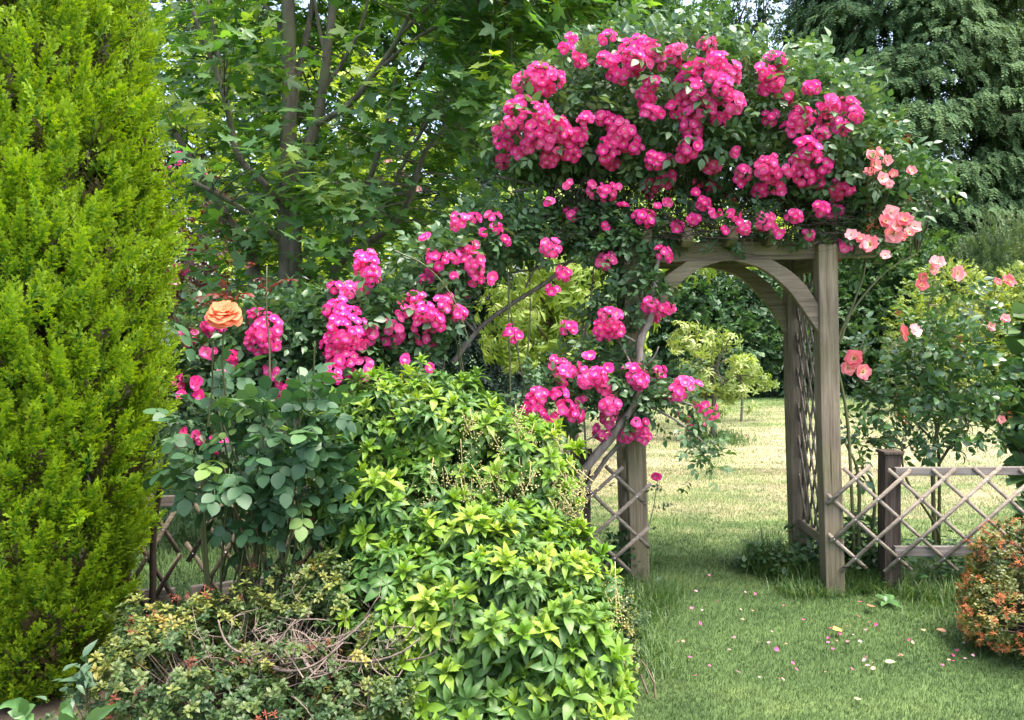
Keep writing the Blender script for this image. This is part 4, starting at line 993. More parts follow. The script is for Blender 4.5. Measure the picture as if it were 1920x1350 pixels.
sh = np.clip(.40 + rng.normal(size=len(P))*.2, 0, .8); sh[rng.random(len(P)) < .035] = .98
scatter(lv, PL, P, leaf_frames(N, .6, .25, .7, 1.0), rng.uniform(.115, .165, len(P)), sh)
roots = [(-1.16, 3.42, 0), (-1.05, 3.45, 0), (-.98, 3.4, 0), (-1.2, 3.38, 0)]
for i in range(0, len(P), 15): tube(st, arc(roots[i % 4], P[i], [rng.normal()*.08, -.02, .12], 8), .008, .003, 5, rng.random())
for a, e, s in ((roots[0], W(490, 930, 3.3), (.03, 0, .05)), (roots[1], W(440, 950, 3.3), (-.04, 0, 0)), (roots[2], W(520, 960, 3.3), (.05, 0, 0)), (roots[3], W(380, 900, 3.2), (-.06, 0, .1))): tube(st, arc(a, e, s, 8), .012, .008, 7, .2, knob=.15)
tops = [(W(420, 600, 3.05), W(425, 760, 3.12)), (W(400, 640, 3.08), W(390, 800, 3.15)), (W(500, 500, 3.25), W(505, 760, 3.2)), (W(590, 640, 3.15), W(575, 800, 3.2)), (W(560, 690, 3.15), W(565, 860, 3.2))]
for a, b in tops: tube(st, smooth_path([b, b*.6+a*.4+rng.normal(size=3)*.018, b*.3+a*.7+rng.normal(size=3)*.015, a], 4), .0048, .003, 5, .1, knob=.06)
for c, n, s in ((W(500, 530, 3.25), 6, .07), (W(425, 556, 3.18), 5, .08), (W(360, 556, 3.22), 3, .07), (W(480, 510, 3.25), 3, .06)):
    q = c + rng.normal(size=(n, 3))*[.035, .03, .02]; scatter(red, RL[:4], q, leaf_frames(rnd_dir(n)*[1, 1, .3], .8, .15, .6, 1.2), s*rng.uniform(.8, 1.2, n), rng.random(n))
pr.part('stems', st, M_CANE, True); pr.part('leaves', lv, M_BLUE, True); pr.part('young_red_leaves', red, M_REDL)
def peach_bloom():
    r = random.Random(5); V, Fc, T = [], [], []
    for ring, (cnt, ln, el, lift, wd) in enumerate(((7, 1.0, -.10, -.05, .60), (7, .94, .12, .0, .58), (6, .82, .40, .05, .52), (6, .68, .70, .09, .44), (5, .52, .98, .13, .36), (5, .36, 1.2, .16, .27), (4, .22, 1.35, .18, .18))):
        for i in range(cnt):
            az = ring*.77 + i*2*math.pi/cnt + r.uniform(-.2, .2); n = len(V); ca, sa = math.cos(az), math.sin(az); l2 = ln*r.uniform(.9, 1.08); e2 = el + r.uniform(-.12, .12)
            for j, tt in enumerate((.08, .4, .75, 1.0)):
                roll = -.10*(tt > .9) ; rad = l2*tt*math.cos(e2*(1-.25*tt)); h = lift + l2*(math.sin(e2)*tt + .28*tt*(1-tt)) + roll
                for k in (-1, -.5, 0, .5, 1):
                    w = wd*(.25, .8, 1.0, .78)[j]*k; rr_ = rad*(1-.12*k*k*(j == 3)); hh = h + .16*k*k*l2*tt*(1 if ring > 1 else .35) + r.uniform(-.025, .025)*(j > 1)
                    V.append((rr_*ca - w*sa, hh, rr_*sa + w*ca)); T.append(min(1, tt*.6+.4*ln))
            for j in range(3):
                for k in range(4):
                    a = n + j*5 + k; Fc.append((a, a+1, a+6, a+5))
    return Tmpl(V, Fc, T)
mb = MB(); c = W(420, 590, 3.0); scatter(mb, peach_bloom(), [c], frames(nrm(np.array([[.20, -.62, .85]])), np.array([[1, 0, .2]])), .066, .4)
b_ = pr.part('bloom', mb, M_PEACH, True, 'large peach orange double rose bloom')

# ---- salmon roses
M_SLEAF = leaf_mat('grey_green_rose_leaf', [(.028, .072, .030), (.05, .115, .042), (.085, .165, .055), (.15, .22, .05)], rough=.28, trans=.28, spec=.6)
def salmon(label, base, blobs, n, size, canes, flowers, dflt, fs=.040, old=None):
    p = Plant('salmon_rose', label, 'rose', base); cn, lv = MB(), MB(); b = np.asarray(base, float)
    P, N = rose_foliage(lv, blobs, n, size, depth=.9, lump=.3, nup=.5, bright=.06)
    for i in range(0, len(P), 7):
        pass
    CP = []
    for pts, r in canes: q = smooth_path(pts); CP.append(q[len(q)//3:]); tube(cn, q, r, r*.45, 6, rng.random(), knob=.08)
    CP = np.vstack(CP)
    for i in range(0, len(P), 3):
        s = CP[np.argmin(((CP-P[i])**2).sum(1) + .03*rng.random(len(CP)))]; tube(cn, arc(s, P[i], [rng.normal()*.03, 0, .03], 6), .0035, .0015, 4, rng.random())
    p.part('canes', cn, M_CANE, True); p.part('leaves', lv, M_SLEAF)
    if old:
        for px, py, Y, m in old:
            ob = MB()
            q = W(px, py, Y) + rng.normal(size=(m, 3))*.024; scatter(ob, WITH, q, frames(nrm(rnd_dir(m)+UP), rnd_dir(m)), .022, rng.random(m)); p.part('spent_flower_head', ob, M_RUST)
    for px, py, r in flowers:
        Y = dflt + rng.normal()*.04; mb = MB(); c = W(px, py, Y)
        nd = nrm(np.array([rng.normal()*.35, -1, rng.uniform(-.1, .6)]))
        scatter(mb, FLS, [c], frames(nd[None], rnd_dir(1)), r/F*Y*.92, rng.random())
        f = p.part('flower', mb, M_SALM); sk = MB(); s_ = CP[np.argmin(((CP - c)**2).sum(1))]; tube(sk, smooth_path([c, c - nd*.03 - UP*.03, (c + s_)/2 + [0, .02, -.03], s_], 4), .0018, .003, 4, .4); p.part('stalk', sk, M_CANE, parent=f)
    return p
salmon('tall salmon pink rose beside the right arch post, blooming high against the cypress', (2.12, 4.98, 0),
       [E(1660, 330, 4.9, .18, .22, .16), E(1650, 400, 4.9, .20, .22, .16), E(1720, 350, 4.95, .14, .16, .12), E(1640, 250, 4.95, .12, .15, .08), E(1600, 300, 4.9, .12, .2, .14), E(1760, 360, 5.0, .10, .1, .06)], 330, .13,
       [([(2.12, 4.98, 0), W(1590, 800, 4.96), W(1568, 660, 4.95), W(1600, 570, 4.95), W(1620, 510, 4.95), W(1622, 460, 4.95)], .011), ([W(1575, 640, 4.95), W(1600, 580, 4.95), W(1660, 510, 4.98), W(1720, 475, 5.0)], .009), ([(2.14, 5.0, 0), W(1610, 900, 4.98), W(1585, 830, 4.97)], .014), ([(2.2, 5.02, 0), W(1640, 930, 5.0), W(1610, 860, 5.0)], .013)],
       [(1634,293,14),(1640,310,14),(1663,300,11),(1655,335,14),(1675,325,9),(1709,320,10),(1670,400,17),(1660,415,15),(1697,412,15),(1716,425,12),(1675,440,18),(1632,458,18),(1596,440,12),(1660,478,10),(1690,445,10),(1648,285,11),(1690,412,14),(1680,425,12),(1705,435,11),(1612,446,11),(1630,322,11),(1668,345,9)], 4.52, .05,
       [(1605, 260, 4.75, 16), (1625, 275, 4.75, 10), (1700, 260, 4.9, 9), (1665, 235, 4.9, 6), (1640, 330, 4.7, 12), (1630, 430, 4.7, 10), (1750, 380, 4.95, 6), (1690, 375, 4.8, 8)])
salmon('open salmon pink rose bush growing behind the grey trellis fence on the right', (2.78, 5.3, 0),
       [E(1750, 650, 5.2, .26, .24, .16), E(1800, 720, 5.2, .28, .25, .18), E(1700, 720, 5.2, .22, .2, .16), E(1760, 800, 5.2, .34, .25, .14), E(1660, 780, 5.15, .18, .16, .12), E(1850, 620, 5.25, .14, .15, .12), E(1640, 640, 5.15, .10, .1, .08), E(1690, 840, 5.1, .14, .1, .06), E(1840, 800, 5.2, .16, .15, .12), E(1620, 830, 5.1, .10, .1, .12), E(1800, 560, 5.25, .14, .1, .08), E(1740, 590, 5.2, .08, .1, .08)], 470, .14,
       [([(2.78, 5.3, 0), W(1750, 860, 5.28), W(1770, 760, 5.25), W(1790, 680, 5.2)], .016), ([(2.8, 5.3, 0), W(1760, 850, 5.28), W(1740, 740, 5.25), W(1700, 650, 5.2)], .012), ([W(1755, 830, 5.28), W(1680, 760, 5.2), W(1620, 720, 5.15), W(1600, 690, 5.1)], .008), ([W(1770, 760, 5.25), W(1820, 640, 5.22), W(1880, 540, 5.2)], .006), ([W(1760, 870, 5.25), W(1800, 810, 5.2), W(1830, 780, 5.2)], .010), ([W(1740, 740, 5.25), W(1735, 620, 5.2), W(1756, 500, 5.15)], .005), ([(2.74, 5.28, 0), W(1760, 1000, 5.2), W(1700, 900, 5.1), W(1690, 830, 5.1)], .012)],
       [(1602,672,18),(1590,690,15),(1618,697,16),(1692,625,18),(1715,620,14),(1757,492,15),(1750,505,11),(1795,512,15),(1728,535,13),(1730,520,10),(1890,527,14),(1870,528,8),(1858,612,10),(1885,597,9),(1877,786,8)], 5.0, .05,
       [(1690, 590, 5.0, 5), (1800, 640, 5.1, 8), (1700, 780, 5.0, 6), (1880, 770, 5.1, 4)])
# ================================================================== maple
M_MBARK = bark_mat('maple_bark', (.06, .05, .04), (.17, .15, .125), scale=18, moss=(.12, .13, .075))
M_MAPLE = leaf_mat('maple_leaf', [(.048, .118, .044), (.074, .162, .054), (.11, .21, .062), (.22, .31, .07)], rough=.42, trans=.48, tint=(1.5, 1.6, .35), spec=.45)
mp = Plant('maple_tree', 'many stemmed green maple tree behind the rambling rose, left of the arch', 'tree', (*W(545, 600, 7.2)[:2], 0))
tk = MB(); limbs = []
def limb(pts, r0, r1, sides=9):
    P = smooth_path([W(x, y, Y) if len(q) == 3 else np.array(q) for q in pts for (x, y, Y) in [q[:3]]], 5); tube(tk, P, r0, r1, sides, knob=.05); limbs.append(P); return P
limb([(530, 946, 7.2), (538, 700, 7.2), (540, 560, 7.2), (538, 430, 7.2), (540, 300, 7.2), (543, 150, 7.2), (540, 0, 7.2), (536, -200, 7.25), (545, -420, 7.3)], .098, .045, 11)
limb([(515, 946, 7.3), (495, 700, 7.3), (480, 540, 7.3), (465, 470, 7.3), (430, 420, 7.25), (405, 370, 7.2), (370, 320, 7.1), (330, 250, 7.0)], .082, .026, 10)
limb([(552, 600, 7.2), (556, 360, 7.15), (575, 285, 7.1), (600, 200, 7.05), (612, 110, 7.0), (625, 0, 7.0), (635, -160, 7.0)], .062, .026)
limb([(596, 232, 7.05), (655, 195, 7.0), (705, 135, 6.9), (750, 65, 6.8), (790, -30, 6.7), (830, -150, 6.7)], .032, .012)
limb([(612, 110, 7.0), (600, 60, 7.0), (590, 0, 6.95), (575, -90, 6.95)], .02, .01)
limb([(606, 165, 7.05), (640, 120, 7.1), (680, 40, 7.1), (700, -60, 7.1)], .022, .01)
limb([(540, 420, 7.2), (500, 350, 7.0), (455, 305, 6.9), (435, 250, 6.85), (425, 195, 6.8), (400, 120, 6.8), (375, 60, 6.75), (340, -50, 6.7)], .036, .016)
limb([(425, 195, 6.8), (418, 150, 6.85), (408, 90, 6.9), (390, 0, 6.9)], .02, .01)
limb([(530, 455, 7.2), (470, 405, 6.9), (410, 365, 6.7), (370, 345, 6.6), (300, 310, 6.5)], .032, .012)
limb([(525, 946, 7.35), (575, 700, 7.35), (620, 540, 7.3), (640, 490, 7.2), (690, 455, 7.0), (745, 415, 6.8), (775, 350, 6.6), (800, 280, 6.5), (860, 215, 6.4)], .06, .014)
limb([(640, 490, 7.3), (665, 400, 7.2), (690, 345, 7.1), (712, 280, 7.0), (726, 225, 6.9), (745, 130, 6.8)], .03, .012)
limb([(655, 440, 7.2), (720, 390, 7.3), (760, 300, 7.4), (850, 150, 7.4), (940, 40, 7.3)], .028, .012)
limb([(545, 240, 7.2), (560, 140, 7.4), (580, 40, 7.5), (600, -100, 7.6)], .04, .02)
limb([(541, 110, 7.2), (520, 40, 7.35), (480, -10, 7.4), (430, -90, 7.5)], .035, .014)
limb([(705, 135, 6.9), (800, 60, 6.5), (930, 10, 6.1), (1080, -10, 5.8)], .02, .008)
limb([(750, 65, 6.8), (880, -60, 6.6), (1000, -150, 6.6)], .018, .008)
mp.part('trunk', tk, M_MBARK, True)
ALLP = np.vstack([l[2:] for l in limbs]); ALLP = ALLP[ALLP[:, 2] > 1.9]
ML = [maple(s) for s in range(6)]
cr_, tw = MB(), MB()
nt_ = 800; tips = []
c0, r0 = np.array([-1.35, 7.1, 4.1]), np.array([2.35, 1.9, 2.75])
while len(tips) < nt_:
    d = rnd_dir(1)[0]; q = c0 + r0*d*rng.uniform(.25, 1.0)**.6
    px = 960 + q[0]/q[1]*F; py = 610 - (q[2]-EYE)/q[1]*F
    zlow = 1.75 + max(0, q[0]+1.2)*.62          # the crown lifts towards the arch
    if q[2] < zlow or q[1] < 5.7 or (q[1] < 6.9 and rng.random() < .55): continue
    tips.append(q)
for _ in range(190):                               # outer sprays that reach over the arch
    Y = rng.uniform(5.5, 6.8); tips.append(W(rng.uniform(830, 1190), rng.uniform(-160, 70 if rng.random() < .6 else 200), Y) if True else 0)
tips = [t_ for t_ in tips if not (960 + t_[0]/t_[1]*F > 1010 and 610 - (t_[2]-EYE)/t_[1]*F > 90)]
# hanging front sprays seen clearly in front of the trunk
tips += [W(590, 350, 6.1), W(620, 370, 6.0), W(640, 400, 6.0), W(570, 390, 6.1), W(600, 430, 6.1), W(650, 350, 6.1), W(750, 150, 6.0), W(770, 190, 6.0), W(720, 200, 6.0), W(440, 80, 5.9), W(470, 110, 5.9), W(500, 90, 5.9), W(420, 60, 5.9), W(880, 190, 6.0), W(900, 170, 6.0), W(560, 340, 6.1), W(680, 390, 6.2)]
tips = np.array(tips)
for q in tips:
    j = np.argmin(((ALLP - q)**2).sum(1) + rng.random(len(ALLP))*.25); a = ALLP[j]
    if rng.random() < .75: tube(tw, arc(a, q, [0, 0, .10], 6), min(.012, .004+.004*np.linalg.norm(a-q)), .0018, 4, rng.random())
    n = rng.integers(8, 15); out = nrm(q - np.array([-1.4, 7.2, q[2]-.8]))
    P = q + rng.normal(size=(n, 3))*[.12, .12, .075]
    d = nrm(out*.45 + rnd_dir(n)*[1, 1, .35] + [0, 0, -.35]); nn = nrm(UP*.75 + out*.45 + np.array([0, -.35, 0]) + rnd_dir(n)*.6)
    base = np.clip(rng.normal(.42, .16), 0, .8) + (.4 if rng.random() < .16 else 0)  # some sprays get a brighter leaf colour that paints in backlighting
    scatter(cr_, ML, P, frames(d, nn), rng.uniform(.13, .20, n), np.clip(base + rng.normal(size=n)*.12, 0, 1))
mp.part('twigs', tw, M_MBARK); mp.part('crown', cr_, M_MAPLE)

# ================================================================== generic background trees, shrubs, hedges
LFS = [leaf_s(.30, .08, .12), leaf_s(.24, .1, .2), leaf_s(.36, .05, .05)]; LFN = [leaf_s(.14, .05, .25), leaf_s(.12, .03, .35)]
SPRAY = []
for s in range(4):
    r = random.Random(s+200); ps = []
    for i in range(9):
        y = .1 + .8*i/9; sd = 1 if i % 2 else -1
        ps.append((LFS[i % 3], rot('Z', -sd*r.uniform(.5, 1.2)) @ rot('Y', r.uniform(-.6, .6)) @ rot('X', r.uniform(-.5, .2))*.36*r.uniform(.7, 1.15), np.array([0, y, -.15*y*y])))
    SPRAY.append(join(ps))
def mass(name, label, cat, blobs, n, size, mat, base, tmpls=None, trunk=None, tmat=None, depth=.45, lump=.16, freq=2.0, group=None, front=.45, droop=0.0, nup=.7, flowers=None, tw=.0, gap=None, part='foliage', cl=1.2, limbs_n=14):
    p = Plant(name, label, cat, base, group); fm, tk = MB(), MB()
    P, N, u = shell(blobs, n, depth=depth, lump=lump, freq=freq, front=front)
    if gap is not None:
        G = Lump(gap[0]); k = G(P) > gap[1]; P, N = P[k], N[k]
    CLm = Lump(cl); sh = np.clip(.45 + .28*CLm(P) + rng.normal(size=len(P))*.17, 0, 1)
    scatter(fm, tmpls or SPRAY, P, leaf_frames(N, .6, .15, .8, nup, droop), size*rng.uniform(.7, 1.3, len(P)), sh)
    if trunk:
        for pts, r0_, r1_ in trunk: tube(tk, smooth_path(pts), r0_, r1_, 8, knob=.06)
        b0 = np.asarray(trunk[0][0][-1])
        for i in rng.choice(len(P), min(limbs_n*4, len(P)), replace=False): tube(tk, arc(b0*[1, 1, rng.uniform(.55, 1)], P[i], [0, 0, .25], 6), r1_*.55, .008, 5)
        p.part('trunk', tk, tmat or M_BROWN, True)
    p.part(part, fm, mat)
    if flowers is not None:
        P2, N2, _ = shell(flowers[0], flowers[1], depth=.1, lump=lump, freq=freq, front=front)
        for i in range(len(P2)):
            f2 = MB(); scatter(f2, FLW, P2[i:i+1], frames(nrm(N2[i:i+1]+rnd_dir(1)*.4+[0, -.5, 0]), rnd_dir(1)), flowers[2], rng.random()); p.part('blossom', f2, flowers[3])
    return p
G_DARK = leaf_mat('dark_green_leaf', [(.032, .085, .034), (.055, .120, .044), (.095, .175, .06)], rough=.45, trans=.28, spec=.45)
G_MID = leaf_mat('mid_green_leaf', [(.045, .105, .034), (.075, .15, .045), (.13, .21, .065)], rough=.5, trans=.32)
G_LIME = leaf_mat('lime_leaf', [(.18, .29, .05), (.28, .39, .075), (.40, .48, .13)], rough=.45, trans=.38, tint=(1.25, 1.25, .4))
G_GOLD = leaf_mat('golden_privet_leaf', [(.12, .20, .045), (.23, .31, .065), (.40, .44, .13)], rough=.45, trans=.35, tint=(1.2, 1.15, .4))
G_PALE = leaf_mat('pale_grey_green_leaf', [(.07, .12, .055), (.13, .19, .085), (.22, .27, .13)], rough=.5, trans=.3)
G_COPPER = leaf_mat('copper_leaf', [(.055, .018, .022), (.10, .03, .032), (.13, .06, .05)], rough=.4, trans=.3, tint=(1.3, .8, .6))
G_CYP = leaf_mat('cypress_foliage', [(.032, .075, .034), (.055, .112, .046), (.085, .150, .060)], rough=.75, trans=.28, spec=.12, tipcol=(.14, .22, .09), tip_from=.45)
G_CYPD = leaf_mat('dark_conifer_foliage', [(.008, .022, .012), (.014, .034, .018), (.022, .05, .025)], rough=.6, trans=.15)

# hedge behind the lawn, in the arch opening and to the right
mass('hedge_shrub', 'dark glossy green shrub at the end of the lawn seen through the arch opening', 'shrub',
     [(a*1.28, b*1.28, c*1.22, d*1.3, e*1.2, f*1.22) for a, b, c, d, e, f in [(3.6, 14.5, 1.0, 1.1, .9, 1.1), (4.8, 14.7, 1.1, 1.1, .9, 1.4), (4.1, 14.9, 1.9, 1.2, .9, .85), (2.9, 14.8, 1.7, .9, .8, .9), (5.7, 14.8, 1.2, .9, .9, 1.2), (2.3, 14.9, 1.0, .9, .8, .8)]], 6400, .34, G_DARK, (5.4, 18.7, 0), freq=1.8, lump=.2, depth=.5)
mass('hedge_shrub', 'tall mid green shrub at the back of the lawn right of the arch', 'shrub',
     [(a*1.28, b*1.28, c*1.22, d*1.3, e*1.2, f*1.22) for a, b, c, d, e, f in [(7.1, 14.2, 1.2, 1.0, .9, 1.3), (6.6, 14.6, 2.2, .9, .8, .8), (8.0, 14.6, 1.6, 1.1, .9, 1.3), (7.4, 14.6, 2.4, .9, .8, .6)]], 5200, .30, G_MID, (9.3, 18.3, 0), freq=2, lump=.22, depth=.5)
mass('golden_hedge', 'bright yellow green leafy hedge at the right edge, behind the salmon rose bush', 'hedge',
     [(a*1.25+.5, b*1.25, c*1.14, d*1.22, e*1.1, f*1.14) for a, b, c, d, e, f in [(7.3, 11.2, .9, .9, .8, 1.2), (6.6, 11.6, 1.3, .6, .6, .7), (7.9, 11.4, 1.4, .9, .8, 1.0), (6.2, 11.5, .7, .6, .6, .8), (7.2, 11.7, 1.9, .6, .6, .5), (8.6, 11.4, 1.2, .8, .8, 1.2), (5.6, 11.8, 1.1, .6, .5, .8), (6.1, 12, 1.9, .6, .5, .5)]], 13000, .14, G_GOLD, (9.6, 14.1, 0), freq=3, lump=.2)
mass('feathery_shrub', 'pale fine leaved shrub rising behind the golden hedge, under the big cypress', 'shrub',
     [(10.8, 17.4, 2.5, 1.3, .8, 1.3), (11.8, 17.5, 2.3, 1.3, .8, 1.4), (10.0, 17.3, 2.1, 1.0, .8, 1.2)], 4200, .28, G_PALE, (11, 17.4, 0), tmpls=[conifer_spray(10, 5, w=.05, blen=.3)], freq=3, droop=-.7)
# long boundary hedge that closes the garden
hz = []
for i in range(17): hz.append((-15 + i*1.75, 20+rng.normal()*.3, 1.2, 1.35, .9, 1.55+rng.random()*.5))
mass('boundary_hedge', 'dark overgrown hedge along the far boundary of the lawn', 'hedge', hz, 12000, .36, G_DARK, (0, 20, 0), freq=1.4, lump=.2)
hz = []
for i in range(9): hz.append((14.6 + i*1.6, 18.5+rng.normal()*.4, 1.2, 1.3, .9, 1.7))
mass('boundary_hedge', 'mid green end of the boundary hedge beyond the golden hedge', 'hedge', hz, 5000, .36, G_MID, (20, 18.5, 0), freq=1.4)

# ---- big drooping cypress
cy = Plant('weeping_cypress', 'huge grey-green cypress with layered drooping sprays, rising behind the rose arch on the right', 'conifer', (10.6, 22, 0))
tk = MB(); tube(tk, smooth_path([(10.6, 22, 0), (10.6, 22, 8), (10.6, 22, 18)]), .42, .05, 10, knob=.06)
CS = [conifer_spray(10, s+90, droop=.55, w=.055, blen=.42, spread=.7, flat=True) for s in range(5)]
fm = MB(); npad = 500
for i in range(npad):
    z = 2.6 + 14*rng.random()**1.25; az = rng.uniform(-math.pi, .0) if rng.random() < .86 else rng.uniform(0, math.pi)
    R0 = np.interp(z, [2, 4.5, 7, 10.5, 14, 18.5], [3.5, 3.45, 3.15, 2.55, 1.6, .2])*rng.uniform(.80, 1.12)
    out = np.array([math.cos(az), math.sin(az), 0]); c = np.array([10.6, 22, z]) + out*R0
    n = rng.integers(70, 105); side = np.array([-out[1], out[0], 0])
    a = rng.uniform(-1, 1, n); b = rng.uniform(-1.1, 1, n); ok = a*a + b*b < 1.15; a, b = a[ok], b[ok]; n = len(a)
    P = c + out*(b*.50)[:, None] + side*(a*.85)[:, None] + UP*(-.28*a*a - .30*np.clip(b, -.3, 1)**2 + .10*rng.normal(size=n))[:, None]
    d = nrm(out*(.55+.35*b)[:, None] + side*(a*.7)[:, None] + UP*(-.15 - .35*np.abs(a) - .25*np.clip(b, 0, 1))[:, None] + rnd_dir(n)*.3)
    scatter(fm, CS, P, frames(d, nrm(UP + out*.5 + rnd_dir(n)*.25)), rng.uniform(.26, .44, n), np.clip(rng.normal(.5, .22, n), 0, 1))
    if i % 3 == 0: tube(tk, arc((10.6, 22, z+.1), c, [0, 0, .25], 5), .05, .012, 5)
n = 8000; z = rng.uniform(.6, 17, n); az = rng.uniform(-math.pi, 0, n); o_ = np.stack([np.cos(az), np.sin(az), 0*az], -1)
P = np.stack([10.6+0*z, 22+0*z, z], -1) + o_*(np.interp(z, [0, 7, 12, 18.5], [2.7, 2.5, 1.9, .1])*rng.uniform(.65, 1, n))[:, None]
scatter(fm, CS, P, frames(nrm(o_ - UP*.5 + rnd_dir(n)*.4), UP+rnd_dir(n)*.4), .5, rng.random(n)*.2)
cy.part('trunk', tk, M_BROWN, True); cy.part('foliage', fm, G_CYP)

# ---- trees behind
mass('airy_tree', 'airy small leaved tree behind the top of the arch, with gaps of pale sky', 'tree',
     [(5.6, 27, 10.6, 2.2, 1.6, 1.6), (4.4, 27, 8.6, 1.9, 1.5, 2.2), (6.6, 27.3, 8.8, 1.6, 1.4, 1.6), (3.6, 27, 11.5, 2.2, 1.5, 2.0), (7.9, 27.6, 7.6, 1.4, 1.2, 2.0), (5.6, 27, 6.3, 2.4, 1.4, 2.2), (8.3, 27.4, 12.6, 1.8, 1.5, 1.3)], 5600, .42, G_MID, (5.4, 27, 0), freq=1.0, lump=.3, gap=(.9, -.28), trunk=[([(5.4, 27, 0), (5.5, 27, 4), (5.6, 27, 7.5)], .3, .14)], limbs_n=26)
mass('bare_branched_tree', 'dark thin tree with bare branches against the sky left of the cypress', 'tree',
     [(8.6, 28, 13.0, 1.3, 1.0, .9), (9.6, 28.5, 10.0, 1.0, 1.0, 2.6), (7.6, 28.2, 10.8, .8, .8, .7)], 650, .42, G_DARK, (8.6, 28.3, 0), freq=1.0, gap=(.9, -.1), trunk=[([(9.2, 28.4, 0), (9.0, 28.3, 5), (8.6, 28.2, 9)], .28, .16)], limbs_n=10)
mass('dark_conifer', 'almost black conifer standing close behind the left side of the big cypress', 'conifer',
     [(9.9, 25.5, 9.0, 1.3, 1.2, 3.2), (10.3, 25.8, 13, 1.3, 1.2, 3.0), (9.6, 25.5, 5, 1.7, 1.4, 3)], 3600, .6, G_CYPD, (10, 25.6, 0), tmpls=CS, freq=1.5, droop=.6)
mass('dark_tree', 'dark brownish tree in the top right corner behind the cypress', 'tree',
     [(16.5, 26, 9.5, 2.2, 1.5, 3.0), (16.3, 26, 4.5, 2.6, 1.6, 3.2), (18.8, 26, 8, 2.2, 1.6, 4), (15.2, 26.6, 13.2, 3.0, 1.6, 2.4)], 5200, .5, leaf_mat('brownish_leaf', [(.018, .026, .014), (.035, .044, .022), (.06, .062, .034)], trans=.2), (16.5, 26, 0), freq=1.0, lump=.28, trunk=[([(16.5, 26, 0), (16.6, 26, 5)], .35, .2)])
mass('broadleaf_tree', 'large dark broadleaf tree far behind the maple crown', 'tree',
     [(-5.2, 17, 5.0, 2.6, 1.6, 2.6), (-2.4, 17.2, 6.2, 2.5, 1.6, 2.6), (-4.2, 17.3, 8.6, 2.8, 1.6, 2.2), (-1.2, 17.4, 9.0, 2.6, 1.6, 2.2), (-7.6, 17.2, 6.4, 2.4, 1.5, 3.0)], 7600, .46, G_DARK, (-4, 17.2, 0), freq=1.2, lump=.25, trunk=[([(-4, 17.2, 0), (-4, 17.2, 4)], .35, .2)])
mass('broadleaf_tree', 'mid green tree between the maple crown and the arch, far behind', 'tree',
     [(1.2, 19, 4.2, 2.2, 1.5, 2.4), (.4, 19, 7.0, 2.2, 1.5, 2.4), (2.4, 19.2, 7.4, 2.0, 1.5, 2.0), (1.6, 19.4, 10.2, 2.6, 1.5, 2.0)], 5600, .44, G_DARK, (1.2, 19, 0), freq=1.2, lump=.25, trunk=[([(1.2, 19, 0), (1.2, 19, 4)], .3, .18)])
mass('dark_conifer', 'blue-black conifer low behind the right side of the maple', 'conifer',
     [(-.85, 13.2, 2.7, .8, .7, 1.6), (-.85, 13.2, 1.2, 1.0, .8, 1.3)], 1800, .40, leaf_mat('blue_conifer_foliage', [(.012, .032, .026), (.022, .052, .042), (.05, .09, .07)], trans=.15), (-.85, 13.2, 0), tmpls=CS, freq=3, droop=.5)
mass('golden_shrub', 'bright golden green shrub behind the maple stems, upper masses added as backlit maple leaves', 'shrub',
     [(-4.6, 11.3, 5.2, 1.0, .6, 1.3), (-2.6, 11.4, 4.6, .9, .6, .9), (-1.4, 11.4, 3.4, .8, .6, .8), (-4.1, 11, 1.9, .9, .7, 1.3), (-3.0, 11.2, 2.1, .9, .7, 1.2), (-2.0, 11.2, 1.7, .8, .7, 1.2), (-3.4, 11.2, 3.2, .8, .6, .8), (-4.8, 11.3, 3.6, .8, .6, 1.3)], 5200, .22, leaf_mat('bright_golden_leaf', [(.15, .24, .02), (.26, .36, .03), (.36, .44, .05)], trans=.4, tint=(1.2, 1.2, .3)), (-3.2, 11.1, 0), freq=2.5)  # high golden masses are added behind the crown to stand in for backlit leaves
mass('copper_shrub', 'purple copper leaved shrub between the golden conifer and the maple stems', 'shrub',
     [(-3.75, 9.3, 2.6, .55, .5, .9), (-4.3, 9.4, 1.8, .6, .5, 1.2), (-3.6, 9.2, 1.5, .5, .45, .8)], 1500, .17, G_COPPER, (-3.8, 9.3, 0), freq=3, flowers=([(-3.75, 9.3, 2.7, .55, .5, .85)], 40, .05, M_PINK))
mass('pale_shrub', 'pale leaved low shrub behind the peach rose, at the foot of the maple', 'shrub',
     [(-2.6, 8.3, 1.5, .5, .4, .55), (-3.1, 8.4, 1.3, .5, .4, .7), (-2.1, 8.5, 1.3, .5, .4, .6), (-1.4, 8.6, 1.3, .5, .4, .6)], 1700, .13, G_PALE, (-2.5, 8.4, 0), freq=4)
mass('dark_shrub', 'shady dark shrub low beside the golden conifer, behind the rambling rose', 'shrub',
     [(-2.35, 5.9, .8, .5, .4, .75), (-2.9, 6.0, .9, .5, .4, .8), (-1.7, 6.0, .6, .5, .4, .6)], 1700, .13, G_DARK, (-2.4, 5.9, 0), freq=4)
mass('flowering_shrub', 'tall shrub with small pink blossom glimpsed through the maple', 'shrub',
     [(-2.1, 13, 3.6, .9, .7, 1.2), (-1.8, 13, 2.0, 1.1, .7, 1.6)], 1700, .28, G_DARK, (-2, 13, 0), freq=2, flowers=([(-2.1, 12.9, 4.0, .75, .6, .9)], 60, .07, petal_mat('lilac_pink_petal', [(0, (.8, .6, .5)), (1, (.72, .22, .42))])))
